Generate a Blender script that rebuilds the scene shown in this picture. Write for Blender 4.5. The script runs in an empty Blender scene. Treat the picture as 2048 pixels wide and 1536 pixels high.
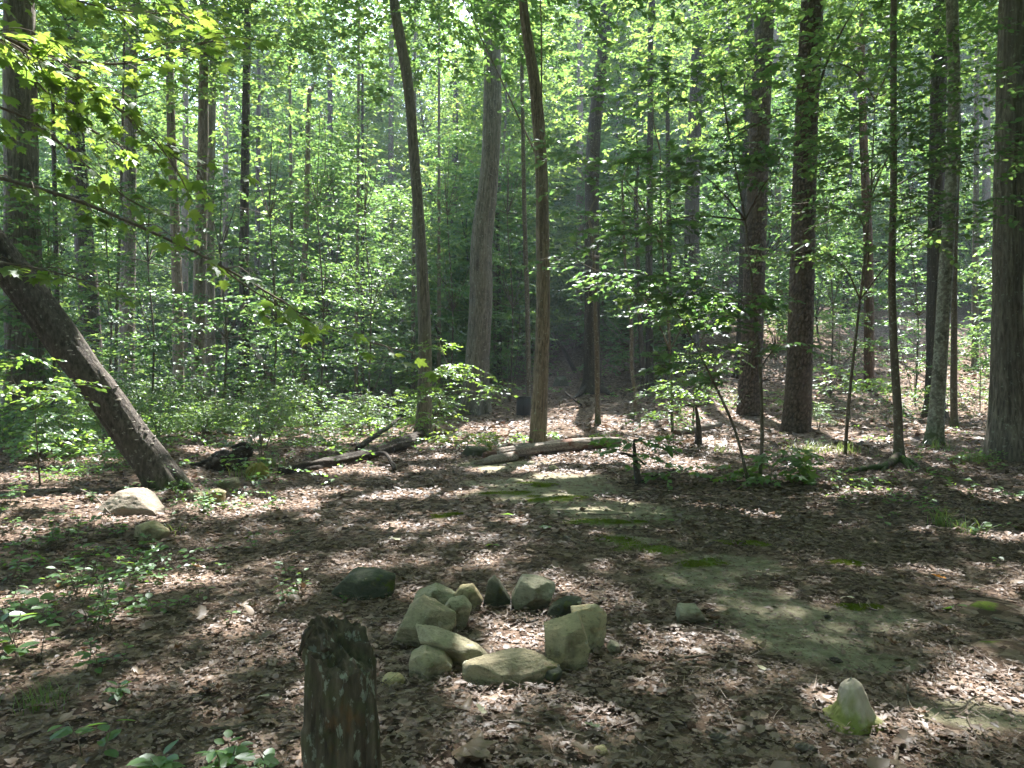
import bpy, bmesh, math, random
import numpy as np
from mathutils import Vector, Matrix
rng = np.random.default_rng(11)
random.seed(5)
sc = bpy.context.scene
col = sc.collection

# ------------------------------------------------------------------ camera, sky, sun, exposure
F, CX, HY, CH = 1490.0, 1024.0, 740.0, 1.5          # focal length and horizon of the photograph in its pixels, eye height in metres
cam = bpy.data.cameras.new('camera')
cam.sensor_width = 36.0
cam.lens = 36.0 * F / 2048.0
cam.shift_y = -28.0 / 2048.0
cam.clip_start, cam.clip_end = 0.05, 1000.0
cam_o = bpy.data.objects.new('camera', cam)
cam_o.location = (0, 0, CH)
cam_o.rotation_euler = (math.radians(90), 0, 0)
col.objects.link(cam_o)
sc.camera = cam_o

SUN_EL, SUN_AZ = math.radians(55), math.radians(9)   # azimuth clockwise from +Y: sun ahead, slightly right
S = Vector((math.sin(SUN_AZ) * math.cos(SUN_EL), math.cos(SUN_AZ) * math.cos(SUN_EL), math.sin(SUN_EL)))
world = bpy.data.worlds.new('World')
sc.world = world
world.use_nodes = True
wn = world.node_tree.nodes
wl = world.node_tree.links
sky = wn.new('ShaderNodeTexSky')
sky.sky_type = 'NISHITA'
sky.sun_disc = False
sky.sun_elevation = SUN_EL
sky.sun_rotation = SUN_AZ
sky.air_density, sky.dust_density = 1.0, 1.5
bg = wn['Background']
bg.inputs['Strength'].default_value = 0.15
wl.new(sky.outputs['Color'], bg.inputs['Color'])
sun = bpy.data.lights.new('sun', 'SUN')
sun.energy = 4.7
sun.angle = math.radians(0.55)
sun.color = (1.0, 0.955, 0.90)
sun_o = bpy.data.objects.new('sun', sun)
sun_o.rotation_euler = S.to_track_quat('Z', 'Y').to_euler()
sun_o.location = S * 60
col.objects.link(sun_o)

vs = sc.view_settings
vs.view_transform = 'Standard'
vs.look = 'None'
vs.exposure = 2.62
vs.gamma = 1.0
vs.use_curve_mapping = False
cy = sc.cycles
cy.max_bounces = 5
cy.diffuse_bounces = 3
cy.glossy_bounces = 2
cy.transmission_bounces = 3
cy.transparent_max_bounces = 4
cy.volume_bounces = 0
cy.caustics_reflective = False
cy.caustics_refractive = False
cy.sample_clamp_indirect = 4.0
cy.use_denoising = True
try:
    cy.denoiser = 'OPENIMAGEDENOISE'
    cy.denoising_input_passes = 'RGB_ALBEDO_NORMAL'
except Exception:
    pass

# ------------------------------------------------------------------ numeric helpers
def vnoise(p, seed=0):
    p = np.asarray(p, dtype=np.float64)
    i = np.floor(p).astype(np.int64)
    f = p - i
    f = f * f * (3 - 2 * f)
    out = 0
    for dx in (0, 1):
        for dy in (0, 1):
            for dz in (0, 1):
                n = (i[..., 0] + dx) * 374761393 + (i[..., 1] + dy) * 668265263 + (i[..., 2] + dz) * 2147483647 + seed * 1274126177
                n = n & 0xffffffff
                n = ((n ^ (n >> 13)) * 1274126177) & 0xffffffff
                n = ((n ^ (n >> 16)) * 2246822519) & 0xffffffff
                v = ((n ^ (n >> 15)) & 0xffff) / 65535.0
                w = (f[..., 0] if dx else 1 - f[..., 0]) * (f[..., 1] if dy else 1 - f[..., 1]) * (f[..., 2] if dz else 1 - f[..., 2])
                out = out + v * w
    return out * 2 - 1

def fbm(p, octv=4, seed=0, gain=0.5):
    p = np.asarray(p, dtype=np.float64)
    a, s, t = 1.0, 0, 0
    for k in range(octv):
        s = s + a * vnoise(p * (2.0 ** k), seed + k * 17)
        t += a
        a *= gain
    return s / t

def P3(x, y, z=0.0):
    return np.stack(np.broadcast_arrays(np.asarray(x, float), np.asarray(y, float), np.asarray(z, float)), -1)

def sstep(a, b, x):
    t = np.clip((x - a) / (b - a), 0, 1)
    return t * t * (3 - 2 * t)

def voro(u, v, seed=0):
    """F1, F2-F1 and cell random of a jittered grid"""
    iu, iv = np.floor(u).astype(np.int64), np.floor(v).astype(np.int64)
    d1 = np.full(u.shape, 9.0); d2 = np.full(u.shape, 9.0); cid = np.zeros(u.shape)
    for a in (-1, 0, 1):
        for b in (-1, 0, 1):
            cu, cv = iu + a, iv + b
            h = (cu * 73856093 ^ cv * 19349663 ^ (seed * 83492791)) & 0xffffffff
            h = ((h ^ (h >> 13)) * 1274126177) & 0xffffffff
            r1 = ((h >> 3) & 0xfff) / 4095.0; r2 = ((h >> 15) & 0xfff) / 4095.0
            d = np.hypot(cu + 0.15 + 0.7 * r1 - u, cv + 0.15 + 0.7 * r2 - v)
            near = d < d1
            d2 = np.where(near, d1, np.minimum(d2, d))
            cid = np.where(near, r1 * 0.6 + r2 * 0.4, cid)
            d1 = np.where(near, d, d1)
    return d1, d2 - d1, cid

def H(x, y):
    """terrain height: flat clearing, wooded hillside rising behind on the right"""
    x = np.asarray(x, float); y = np.asarray(y, float)
    s = np.maximum(y - 22.0, 0)
    t = x / np.maximum(y, 6.0)
    k = sstep(-0.20, 0.34, t)
    rise = s * s / (s + 7.0)
    rise = np.minimum(rise, 55.0 + 0 * rise)
    z = rise * (0.025 + 0.335 * k)
    z = z + 0.07 * vnoise(P3(x * 0.35, y * 0.35), 3) * sstep(2.0, 9.0, np.abs(y)) + 0.022 * vnoise(P3(x * 1.3, y * 1.3), 4) + 0.008 * vnoise(P3(x * 4.1, y * 4.1), 5)
    # low swells of soil under the left bank
    z = z + 0.16 * sstep(-2.5, -6.0, x) * sstep(4, 9, y) * sstep(24, 12, y)
    return z

def h1(x, y):
    return float(H(np.array([x]), np.array([y]))[0])

def P(px, py, d):
    return Vector(((px - CX) / F * d, d, CH + (HY - py) / F * d))

def G(px, py):
    ds = np.concatenate([np.arange(1.5, 20, 0.02), np.arange(20, 110, 0.1)])
    X = (px - CX) / F * ds; Z = CH + (HY - py) / F * ds
    hit = np.nonzero(Z <= H(X, ds))[0]
    d = ds[hit[0]] if len(hit) else 90.0
    x = (px - CX) / F * d
    return Vector((x, d, h1(x, d)))

def ell(px, py, rx, ry):
    """an ellipse on the ground: centre and half axes in metres"""
    g = G(px, py)
    a = G(px, py - ry); b = G(px, py + ry)
    return (g.x, g.y, rx / F * g.y, max(abs(a.y - b.y) / 2, 0.04))

def emask(x, y, ells, warp=0.35, seed=0):
    wx = fbm(P3(x * 1.7, y * 1.7), 3, seed); wy = fbm(P3(x * 1.7, y * 1.7), 3, seed + 50)
    m = np.full(np.shape(x), -9.0)
    for (cx, cy_, rx, ry) in ells:
        m = np.maximum(m, 1 - np.sqrt(((x - cx) / rx + warp * wx) ** 2 + ((y - cy_) / ry + warp * wy) ** 2))
    return m

# ------------------------------------------------------------------ mesh helpers
def mesh_np(name, V, Fc, mat=None, smooth=True, attrs=None, uv=None):
    V = np.ascontiguousarray(V, dtype=np.float32); Fc = np.ascontiguousarray(Fc, dtype=np.int32)
    me = bpy.data.meshes.new(name)
    k = Fc.shape[1]
    me.vertices.add(len(V)); me.vertices.foreach_set('co', V.ravel())
    me.loops.add(Fc.size); me.loops.foreach_set('vertex_index', Fc.ravel())
    me.polygons.add(len(Fc)); me.polygons.foreach_set('loop_start', np.arange(0, Fc.size, k, dtype=np.int32))
    me.update(calc_edges=True)
    if smooth:
        me.polygons.foreach_set('use_smooth', np.ones(len(Fc), dtype=bool))
    for nm, a in (attrs or {}).items():
        at = me.attributes.new(nm, 'FLOAT', 'POINT')
        at.data.foreach_set('value', np.ascontiguousarray(a, dtype=np.float32).ravel())
    if mat:
        me.materials.append(mat)
    return me

def obj(name, me, parent=None):
    o = bpy.data.objects.new(name, me)
    col.objects.link(o)
    if parent is not None:
        o.parent = parent
        o.matrix_parent_inverse = parent.matrix_world.inverted() if False else Matrix.Translation(-Vector(parent.location))
    return o

def tag(o, label=None, cat=None, group=None, kind=None):
    if label: o['label'] = label
    if cat: o['category'] = cat
    if group: o['group'] = group
    if kind: o['kind'] = kind
    return o

def root(name, loc, label, cat, group=None):
    e = bpy.data.objects.new(name, None)
    e.empty_display_size = 0.2
    e.location = loc
    col.objects.link(e)
    return tag(e, label, cat, group)

def catmull(pts, n):
    pts = np.asarray(pts, float)
    k = len(pts)
    if k == 2:
        t = np.linspace(0, 1, n)[:, None]
        return pts[0] * (1 - t) + pts[1] * t
    seg = np.linalg.norm(np.diff(pts[:, :3], axis=0), axis=1)
    cum = np.concatenate([[0], np.cumsum(seg)])
    s = np.linspace(0, cum[-1], n)
    i = np.clip(np.searchsorted(cum, s, 'right') - 1, 0, k - 2)
    t = ((s - cum[i]) / np.maximum(seg[i], 1e-9))[:, None]
    p0 = pts[np.maximum(i - 1, 0)]; p1 = pts[i]; p2 = pts[i + 1]; p3 = pts[np.minimum(i + 2, k - 1)]
    return 0.5 * (2 * p1 + (p2 - p0) * t + (2 * p0 - 5 * p1 + 4 * p2 - p3) * t ** 2 + (3 * p1 - p0 - 3 * p2 + p3) * t ** 3)

def frames(C):
    T = np.gradient(C, axis=0); T /= np.linalg.norm(T, axis=1)[:, None] + 1e-12
    ref = np.array([0.0, 1.0, 0.0])
    if abs(T[0] @ ref) > 0.9:
        ref = np.array([0.0, 0.0, 1.0])
    A = np.cross(T, ref); A /= np.linalg.norm(A, axis=1)[:, None] + 1e-12      # stable as long as no tangent runs along ref
    B = np.cross(T, A)
    return T, A, B

def tube_np(pts, rad, nring, nseg, disp=None, cap=True):
    """closed tube along a smooth path; disp(theta, s, r) -> (radial offset, tone). theta=0 faces away from the camera"""
    pr = np.concatenate([np.asarray(pts, float), np.asarray(rad, float)[:, None]], 1)
    C = catmull(pr, nring)
    R = np.maximum(C[:, 3], 1e-4); C = C[:, :3]
    T, A, B = frames(C)
    s = np.concatenate([[0], np.cumsum(np.linalg.norm(np.diff(C, axis=0), axis=1))])
    th = np.linspace(0, 2 * np.pi, nseg, endpoint=False)
    TH, SS = np.meshgrid(th, s)
    RR = np.repeat(R[:, None], nseg, 1)
    tone = np.ones_like(RR)
    if disp:
        off, tone = disp(TH, SS, RR)
        RR = RR + off
    V = C[:, None, :] + RR[..., None] * (np.cos(TH)[..., None] * A[:, None, :] + np.sin(TH)[..., None] * B[:, None, :])
    V = V.reshape(-1, 3)
    i = np.arange(nring - 1)[:, None] * nseg; j = np.arange(nseg)[None, :]; j2 = (j + 1) % nseg
    Fq = np.stack([i + j, i + j2, i + nseg + j2, i + nseg + j], -1).reshape(-1, 4)
    tris = np.concatenate([Fq[:, [0, 1, 2]], Fq[:, [0, 2, 3]]])
    tone = tone.ravel()
    if cap:
        n = len(V)
        V = np.concatenate([V, C[:1], C[-1:]])
        tone = np.concatenate([tone, [0.3, 0.3]])
        jj = np.arange(nseg); j2 = (jj + 1) % nseg
        a = np.stack([np.full(nseg, n), j2, jj], -1)
        b0 = (nring - 1) * nseg
        b = np.stack([np.full(nseg, n + 1), b0 + jj, b0 + j2], -1)
        tris = np.concatenate([tris, a, b])
    return V, tris, tone

def merge(parts):
    Vs, Fs, Ts, n = [], [], [], 0
    for p in parts:
        Vs.append(p[0]); Fs.append(p[1] + n); n += len(p[0])
        Ts.append(p[2] if len(p) > 2 else np.ones(len(p[0])))
    return np.concatenate(Vs), np.concatenate(Fs), np.concatenate(Ts)

# ------------------------------------------------------------------ materials
def nmat(name):
    m = bpy.data.materials.new(name)
    m.use_nodes = True
    nt = m.node_tree
    for n in list(nt.nodes):
        nt.nodes.remove(n)
    out = nt.nodes.new('ShaderNodeOutputMaterial')
    return m, nt, out

def N(nt, t, **kw):
    n = nt.nodes.new(t)
    for k, v in kw.items():
        if k.startswith('i_'):
            key = k[2:].replace('_', ' ')
            n.inputs[key].default_value = v
        else:
            setattr(n, k, v)
    return n

def L(nt, a, b):
    nt.links.new(a, b)

def ramp(nt, stops, interp='LINEAR'):
    r = nt.nodes.new('ShaderNodeValToRGB')
    r.color_ramp.interpolation = interp
    e = r.color_ramp.elements
    while len(e) < len(stops):
        e.new(0.5)
    for k, (p, c) in enumerate(stops):
        e[k].position = p
        e[k].color = (*c, 1) if len(c) == 3 else c
    return r

def mixc(nt, fac, a, b, mode='MIX'):
    m = nt.nodes.new('ShaderNodeMix')
    m.data_type = 'RGBA'
    m.blend_type = mode
    for sock, v in ((m.inputs[0], fac), (m.inputs[6], a), (m.inputs[7], b)):
        if hasattr(v, 'links') or isinstance(v, bpy.types.NodeSocket):
            nt.links.new(v, sock)
        else:
            sock.default_value = v if not isinstance(v, tuple) or len(v) == 4 else (*v, 1)
    return m.outputs[2]

def mapped(nt, scale, obj_space=True):
    tc = nt.nodes.new('ShaderNodeTexCoord')
    mp = nt.nodes.new('ShaderNodeMapping')
    mp.inputs['Scale'].default_value = scale
    L(nt, tc.outputs['Object' if obj_space else 'Generated'], mp.inputs['Vector'])
    return mp.outputs['Vector']

def noise_tex(nt, vec, scale, detail=4, rough=0.55):
    n = nt.nodes.new('ShaderNodeTexNoise')
    n.inputs['Scale'].default_value = scale
    n.inputs['Detail'].default_value = detail
    n.inputs['Roughness'].default_value = rough
    if vec is not None:
        L(nt, vec, n.inputs['Vector'])
    return n.outputs['Fac']

def thresh(nt, v, a, b):
    m = nt.nodes.new('ShaderNodeMapRange')
    m.interpolation_type = 'SMOOTHSTEP'
    L(nt, v, m.inputs['Value'])
    m.inputs['From Min'].default_value = a
    m.inputs['From Max'].default_value = b
    return m.outputs['Result']

def leaf_mat(name, cols, trans, tmix=0.45, gloss=0.06, rough=0.35):
    """cols: ramp of reflected colours; trans: colour let through when lit from behind"""
    m, nt, out = nmat(name)
    geo = N(nt, 'ShaderNodeNewGeometry')
    inf = N(nt, 'ShaderNodeObjectInfo')
    add = N(nt, 'ShaderNodeMath', operation='ADD')
    mul = N(nt, 'ShaderNodeMath', operation='MULTIPLY')
    L(nt, inf.outputs['Random'], mul.inputs[0]); mul.inputs[1].default_value = 0.35
    m2 = N(nt, 'ShaderNodeMath', operation='MULTIPLY')
    L(nt, geo.outputs['Random Per Island'], m2.inputs[0]); m2.inputs[1].default_value = 0.65
    L(nt, mul.outputs[0], add.inputs[0]); L(nt, m2.outputs[0], add.inputs[1])
    n = len(cols)
    r = ramp(nt, [(k / (n - 1), c) for k, c in enumerate(cols)])
    L(nt, add.outputs[0], r.inputs['Fac'])
    r2 = ramp(nt, [(k / (len(trans) - 1), c) for k, c in enumerate(trans)])
    L(nt, add.outputs[0], r2.inputs['Fac'])
    d = N(nt, 'ShaderNodeBsdfDiffuse'); L(nt, r.outputs['Color'], d.inputs['Color'])
    t = N(nt, 'ShaderNodeBsdfTranslucent'); L(nt, r2.outputs['Color'], t.inputs['Color'])
    g = N(nt, 'ShaderNodeBsdfGlossy'); g.inputs['Roughness'].default_value = rough; g.inputs['Color'].default_value = (0.9, 0.95, 1, 1)
    a = N(nt, 'ShaderNodeMixShader'); a.inputs[0].default_value = tmix
    L(nt, d.outputs[0], a.inputs[1]); L(nt, t.outputs[0], a.inputs[2])
    if gloss > 0:
        b = N(nt, 'ShaderNodeMixShader'); b.inputs[0].default_value = gloss
        L(nt, a.outputs[0], b.inputs[1]); L(nt, g.outputs[0], b.inputs[2])
        L(nt, b.outputs[0], out.inputs['Surface'])
    else:
        L(nt, a.outputs[0], out.inputs['Surface'])
    return m

def bark_mat(name, dark, light, lichen=(0.34, 0.36, 0.30), lich_amt=0.5, moss_h=0.0, stretch=(9, 9, 1.6), bump=0.6, patch=None):
    m, nt, out = nmat(name)
    at = N(nt, 'ShaderNodeAttribute', attribute_name='tone')
    vec = mapped(nt, stretch)
    n1 = noise_tex(nt, vec, 3.0, 6, 0.65)
    vec2 = mapped(nt, (1, 1, 1))
    n2 = noise_tex(nt, vec2, 1.7, 3)
    f = N(nt, 'ShaderNodeMath', operation='MULTIPLY'); L(nt, at.outputs['Fac'], f.inputs[0])
    k = thresh(nt, n1, 0.28, 0.72); L(nt, k, f.inputs[1])
    base = mixc(nt, f.outputs[0], dark, light)
    base = mixc(nt, thresh(nt, n2, 0.35, 0.75), base, mixc(nt, 0.5, base, tuple(0.6 * c for c in light)))
    if lich_amt > 0:
        n3 = noise_tex(nt, vec2, 16.0, 5, 0.65)
        lf = N(nt, 'ShaderNodeMath', operation='MULTIPLY')
        L(nt, thresh(nt, n3, 0.62 - 0.16 * lich_amt, 0.68 - 0.10 * lich_amt), lf.inputs[0]); lf.inputs[1].default_value = 0.6
        base = mixc(nt, lf.outputs[0], base, lichen)
    if patch:
        n4 = noise_tex(nt, vec2, patch[1], 4, 0.6)
        base = mixc(nt, thresh(nt, n4, patch[2], patch[2] + 0.06), base, patch[0])
    if moss_h > 0:
        sep = N(nt, 'ShaderNodeSeparateXYZ')
        g = N(nt, 'ShaderNodeNewGeometry'); L(nt, g.outputs['Position'], sep.inputs[0])
        mr = N(nt, 'ShaderNodeMapRange'); L(nt, sep.outputs['Z'], mr.inputs['Value'])
        mr.inputs['From Min'].default_value = moss_h; mr.inputs['From Max'].default_value = 0.0
        mm = N(nt, 'ShaderNodeMath', operation='MULTIPLY'); L(nt, mr.outputs[0], mm.inputs[0])
        L(nt, thresh(nt, noise_tex(nt, vec2, 9, 4), 0.3, 0.55), mm.inputs[1])
        base = mixc(nt, mm.outputs[0], base, (0.05, 0.085, 0.02))
    p = N(nt, 'ShaderNodeBsdfPrincipled'); p.inputs['Roughness'].default_value = 0.85
    p.inputs['Specular IOR Level'].default_value = 0.25
    L(nt, base, p.inputs['Base Color'])
    bp = N(nt, 'ShaderNodeBump'); bp.inputs['Strength'].default_value = bump; bp.inputs['Distance'].default_value = 0.02
    L(nt, n1, bp.inputs['Height']); L(nt, bp.outputs[0], p.inputs['Normal'])
    L(nt, p.outputs[0], out.inputs['Surface'])
    return m

def rock_mat(name, c1, c2, c3, stain=(0.10, 0.085, 0.06), moss=0.0):
    m, nt, out = nmat(name)
    v = mapped(nt, (1, 1, 1))
    n1 = noise_tex(nt, v, 4.5, 5, 0.6)
    n2 = noise_tex(nt, v, 34, 6, 0.75)
    vs_ = mapped(nt, (1, 1, 3.5))
    n3 = noise_tex(nt, vs_, 9, 5, 0.65)
    base = mixc(nt, thresh(nt, n1, 0.35, 0.65), c1, c2)
    base = mixc(nt, thresh(nt, n3, 0.48, 0.66), base, c3)
    mf = N(nt, 'ShaderNodeMath', operation='MULTIPLY'); L(nt, thresh(nt, n2, 0.52, 0.72), mf.inputs[0]); mf.inputs[1].default_value = 0.9
    base = mixc(nt, mf.outputs[0], base, stain)
    n5 = noise_tex(nt, v, 13, 3, 0.5)
    base = mixc(nt, thresh(nt, n5, 0.66, 0.70), base, (0.46, 0.47, 0.39))
    n6 = noise_tex(nt, v, 60, 4, 0.7)
    base = mixc(nt, thresh(nt, n6, 0.56, 0.70), base, mixc(nt, 0.6, base, tuple(0.45 * q for q in c1)))
    n7 = noise_tex(nt, v, 6.5, 3, 0.6)
    base = mixc(nt, thresh(nt, n7, 0.60, 0.70), base, mixc(nt, 0.55, base, (0.26, 0.17, 0.09)))
    if moss > 0:
        n4 = noise_tex(nt, v, 7, 5, 0.65)
        base = mixc(nt, thresh(nt, n4, 0.66 - 0.3 * moss, 0.74 - 0.25 * moss), base, (0.10, 0.14, 0.025))
    oi = N(nt, 'ShaderNodeObjectInfo')
    tint = ramp(nt, [(0.0, (0.72, 0.70, 0.66)), (0.35, (1.0, 0.97, 0.9)), (0.7, (1.12, 1.04, 0.88)), (1.0, (0.88, 0.92, 0.92))])
    L(nt, oi.outputs['Random'], tint.inputs['Fac'])
    base = mixc(nt, 1.0, base, tint.outputs['Color'], 'MULTIPLY')
    n8 = noise_tex(nt, v, 3.2, 4, 0.65)
    base = mixc(nt, thresh(nt, n8, 0.54, 0.68), base, mixc(nt, 0.62, base, stain))
    vc = N(nt, 'ShaderNodeTexVoronoi'); vc.feature = 'DISTANCE_TO_EDGE'; vc.inputs['Scale'].default_value = 4.5
    dn = N(nt, 'ShaderNodeTexNoise'); dn.inputs['Scale'].default_value = 9.0; dn.inputs['Detail'].default_value = 4; L(nt, v, dn.inputs['Vector'])
    mv = N(nt, 'ShaderNodeMix'); mv.data_type = 'VECTOR'; mv.inputs[0].default_value = 0.25; L(nt, v, mv.inputs[4]); L(nt, dn.outputs['Color'], mv.inputs[5])
    L(nt, mv.outputs[1], vc.inputs['Vector'])
    ck = N(nt, 'ShaderNodeMath', operation='MULTIPLY'); L(nt, thresh(nt, vc.outputs['Distance'], 0.022, 0.004), ck.inputs[0]); L(nt, thresh(nt, n1, 0.5, 0.62), ck.inputs[1])
    base = mixc(nt, ck.outputs[0], base, mixc(nt, 0.5, base, stain))
    p = N(nt, 'ShaderNodeBsdfPrincipled'); p.inputs['Roughness'].default_value = 0.8
    p.inputs['Specular IOR Level'].default_value = 0.3
    L(nt, base, p.inputs['Base Color'])
    bp = N(nt, 'ShaderNodeBump'); bp.inputs['Strength'].default_value = 0.9; bp.inputs['Distance'].default_value = 0.018
    L(nt, n2, bp.inputs['Height'])
    b2 = N(nt, 'ShaderNodeBump'); b2.inputs['Strength'].default_value = 0.5; b2.inputs['Distance'].default_value = 0.03
    L(nt, n3, b2.inputs['Height']); L(nt, bp.outputs[0], b2.inputs['Normal'])
    L(nt, b2.outputs[0], p.inputs['Normal'])
    L(nt, p.outputs[0], out.inputs['Surface'])
    return m

def plain_mat(name, colr, rough=0.8, var=0.25, scale=30, bump=0.2):
    m, nt, out = nmat(name)
    v = mapped(nt, (1, 1, 1))
    n = noise_tex(nt, v, scale, 4)
    c = mixc(nt, n, tuple(x * (1 - var) for x in colr), tuple(min(1, x * (1 + var)) for x in colr))
    p = N(nt, 'ShaderNodeBsdfPrincipled'); p.inputs['Roughness'].default_value = rough
    L(nt, c, p.inputs['Base Color'])
    b = N(nt, 'ShaderNodeBump'); b.inputs['Strength'].default_value = bump; b.inputs['Distance'].default_value = 0.01
    L(nt, n, b.inputs['Height']); L(nt, b.outputs[0], p.inputs['Normal'])
    L(nt, p.outputs[0], out.inputs['Surface'])
    return m

M = {}
M['leaf'] = leaf_mat('leaf_canopy', [(0.030, 0.068, 0.030), (0.042, 0.090, 0.036), (0.060, 0.112, 0.038)],
                     [(0.11, 0.24, 0.055), (0.20, 0.35, 0.075), (0.38, 0.49, 0.10)], 0.50, 0.04, 0.45)
M['leaf_mid'] = leaf_mat('leaf_understory', [(0.030, 0.072, 0.036), (0.042, 0.095, 0.042), (0.058, 0.115, 0.042)],
                         [(0.11, 0.25, 0.07), (0.19, 0.34, 0.08), (0.34, 0.45, 0.09)], 0.48, 0.055, 0.45)
M['leaf_maple'] = leaf_mat('leaf_maple', [(0.05, 0.11, 0.025), (0.075, 0.15, 0.03), (0.10, 0.17, 0.03)],
                           [(0.18, 0.34, 0.05), (0.28, 0.43, 0.06), (0.42, 0.52, 0.08)], 0.5, 0.05, 0.45)
M['leaf_low'] = leaf_mat('leaf_ground_plants', [(0.045, 0.11, 0.03), (0.065, 0.15, 0.04), (0.09, 0.18, 0.045)],
                         [(0.18, 0.38, 0.06), (0.28, 0.48, 0.07), (0.40, 0.55, 0.08)], 0.4, 0.055, 0.45)
M['grass'] = leaf_mat('grass_blade', [(0.06, 0.11, 0.03), (0.08, 0.14, 0.04), (0.12, 0.16, 0.05)],
                      [(0.22, 0.34, 0.06), (0.30, 0.42, 0.08), (0.4, 0.45, 0.1)], 0.4, 0.05)
M['litter'] = leaf_mat('fallen_leaf', [(0.055, 0.038, 0.029), (0.115, 0.080, 0.060), (0.185, 0.132, 0.101), (0.245, 0.178, 0.140), (0.33, 0.25, 0.20)],
                       [(0.06, 0.03, 0.015), (0.14, 0.075, 0.04), (0.22, 0.13, 0.07), (0.26, 0.17, 0.09), (0.3, 0.22, 0.13)], 0.16, 0.04, 0.5)
M['fallen_brown'] = leaf_mat('fallen_leaf_brown', [(0.13, 0.085, 0.05), (0.17, 0.115, 0.07), (0.21, 0.15, 0.10)],
                             [(0.16, 0.09, 0.04), (0.2, 0.11, 0.05), (0.22, 0.13, 0.07)], 0.15, 0.05, 0.5)
M['fallen_orange'] = leaf_mat('fallen_leaf_orange', [(0.50, 0.20, 0.03), (0.56, 0.26, 0.05)], [(0.5, 0.2, 0.03), (0.5, 0.25, 0.05)], 0.25, 0.05, 0.45)
M['fallen_pale'] = leaf_mat('fallen_leaf_pale', [(0.42, 0.40, 0.26), (0.48, 0.45, 0.32)], [(0.3, 0.3, 0.15), (0.35, 0.3, 0.18)], 0.2, 0.05, 0.45)
M['bark_oak'] = bark_mat('bark_ridged_grey', (0.055, 0.046, 0.038), (0.29, 0.255, 0.21), lich_amt=0.2)
M['bark_brown'] = bark_mat('bark_furrowed_brown', (0.06, 0.045, 0.033), (0.33, 0.265, 0.195), lich_amt=0.12, stretch=(11, 11, 2.2))
M['bark_dark'] = bark_mat('bark_dark', (0.03, 0.026, 0.022), (0.11, 0.092, 0.075), lich_amt=0.15)
M['bark_pine'] = bark_mat('bark_pine_plates', (0.028, 0.021, 0.018), (0.20, 0.155, 0.12), lich_amt=0.0, stretch=(5, 5, 4), bump=0.4)
M['bark_pale'] = bark_mat('bark_pale_lichen', (0.10, 0.095, 0.08), (0.33, 0.31, 0.25), lichen=(0.42, 0.44, 0.37), lich_amt=0.9, moss_h=0.55, stretch=(3, 3, 5), bump=0.3, patch=((0.10, 0.095, 0.075), 5.0, 0.56))
M['bark_smooth'] = bark_mat('bark_smooth_brown', (0.07, 0.055, 0.04), (0.20, 0.165, 0.12), lich_amt=0.4, moss_h=0.3, stretch=(6, 6, 2), bump=0.4)
M['bark_lean'] = bark_mat('bark_leaning_dead', (0.02, 0.017, 0.015), (0.155, 0.132, 0.112), lichen=(0.30, 0.30, 0.25), lich_amt=0.15, moss_h=0.25, stretch=(10, 10, 4), bump=1.0)
M['bark_reddish'] = bark_mat('bark_reddish', (0.07, 0.04, 0.03), (0.20, 0.12, 0.085), lich_amt=0.05)
M['twig'] = bark_mat('twig_bark', (0.08, 0.065, 0.05), (0.27, 0.225, 0.175), lich_amt=0.1, bump=0.2)
M['log_wood'] = bark_mat('weathered_log', (0.05, 0.038, 0.032), (0.42, 0.37, 0.32), lich_amt=0.1, stretch=(1.5, 14, 14), bump=0.9, patch=((0.13, 0.07, 0.05), 3.0, 0.56))
M['log_dark'] = bark_mat('rotten_log', (0.018, 0.015, 0.013), (0.075, 0.06, 0.048), lich_amt=0.1, stretch=(2, 8, 8), bump=0.9)
M['rock_tan'] = rock_mat('rock_tan', (0.36, 0.325, 0.225), (0.255, 0.245, 0.165), (0.42, 0.37, 0.265), moss=0.15)
M['rock_grey'] = rock_mat('rock_grey_green', (0.35, 0.34, 0.265), (0.255, 0.26, 0.195), (0.43, 0.41, 0.335), moss=0.12)
M['rock_yellow'] = rock_mat('rock_yellowish', (0.48, 0.42, 0.27), (0.40, 0.36, 0.23), (0.50, 0.38, 0.22))
M['rock_dark'] = rock_mat('rock_dark_mossy', (0.085, 0.095, 0.075), (0.065, 0.08, 0.06), (0.12, 0.125, 0.10), stain=(0.04, 0.045, 0.035), moss=0.3)
M['rock_pale'] = rock_mat('rock_pale_pink', (0.27, 0.235, 0.205), (0.22, 0.195, 0.17), (0.31, 0.265, 0.23))
# ------------------------------------------------------------------ where soil is bare, where moss grows, where sun reaches the ground
BARE = [ell(*e) for e in [(1580, 1245, 120, 70), (1360, 1160, 120, 20), (1090, 975, 150, 28), (1960, 1440, 130, 34), (1640, 1300, 100, 30),
                          (1255, 1082, 90, 12), (1180, 1046, 90, 10), (1000, 930, 90, 12), (1480, 1200, 60, 30), (1450, 1130, 150, 26), (1750, 1230, 110, 30), (1720, 1330, 120, 22), (1230, 1020, 130, 20)]]
MOSS = [ell(*e) for e in [(1270, 1092, 85, 15), (1225, 1045, 85, 6), (1480, 1090, 50, 6), (1400, 1128, 55, 8), (1985, 1225, 45, 12),
                          (2015, 1306, 40, 9), (1120, 998, 80, 6), (1690, 1130, 40, 4), (1720, 1222, 60, 6), (1090, 972, 50, 5), (1010, 990, 60, 5), (890, 1035, 40, 4)]]
_r = random.Random(8)
MOSS = [(x + _r.uniform(-.75, .75) * rx, y + _r.uniform(-.75, .75) * ry, rx * f, max(ry * f * _r.uniform(0.8, 1.4), 0.05)) for (x, y, rx, ry) in MOSS for f in (0.62, 0.5, 0.42, 0.36, 0.3, 0.26, 0.2)]
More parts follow.
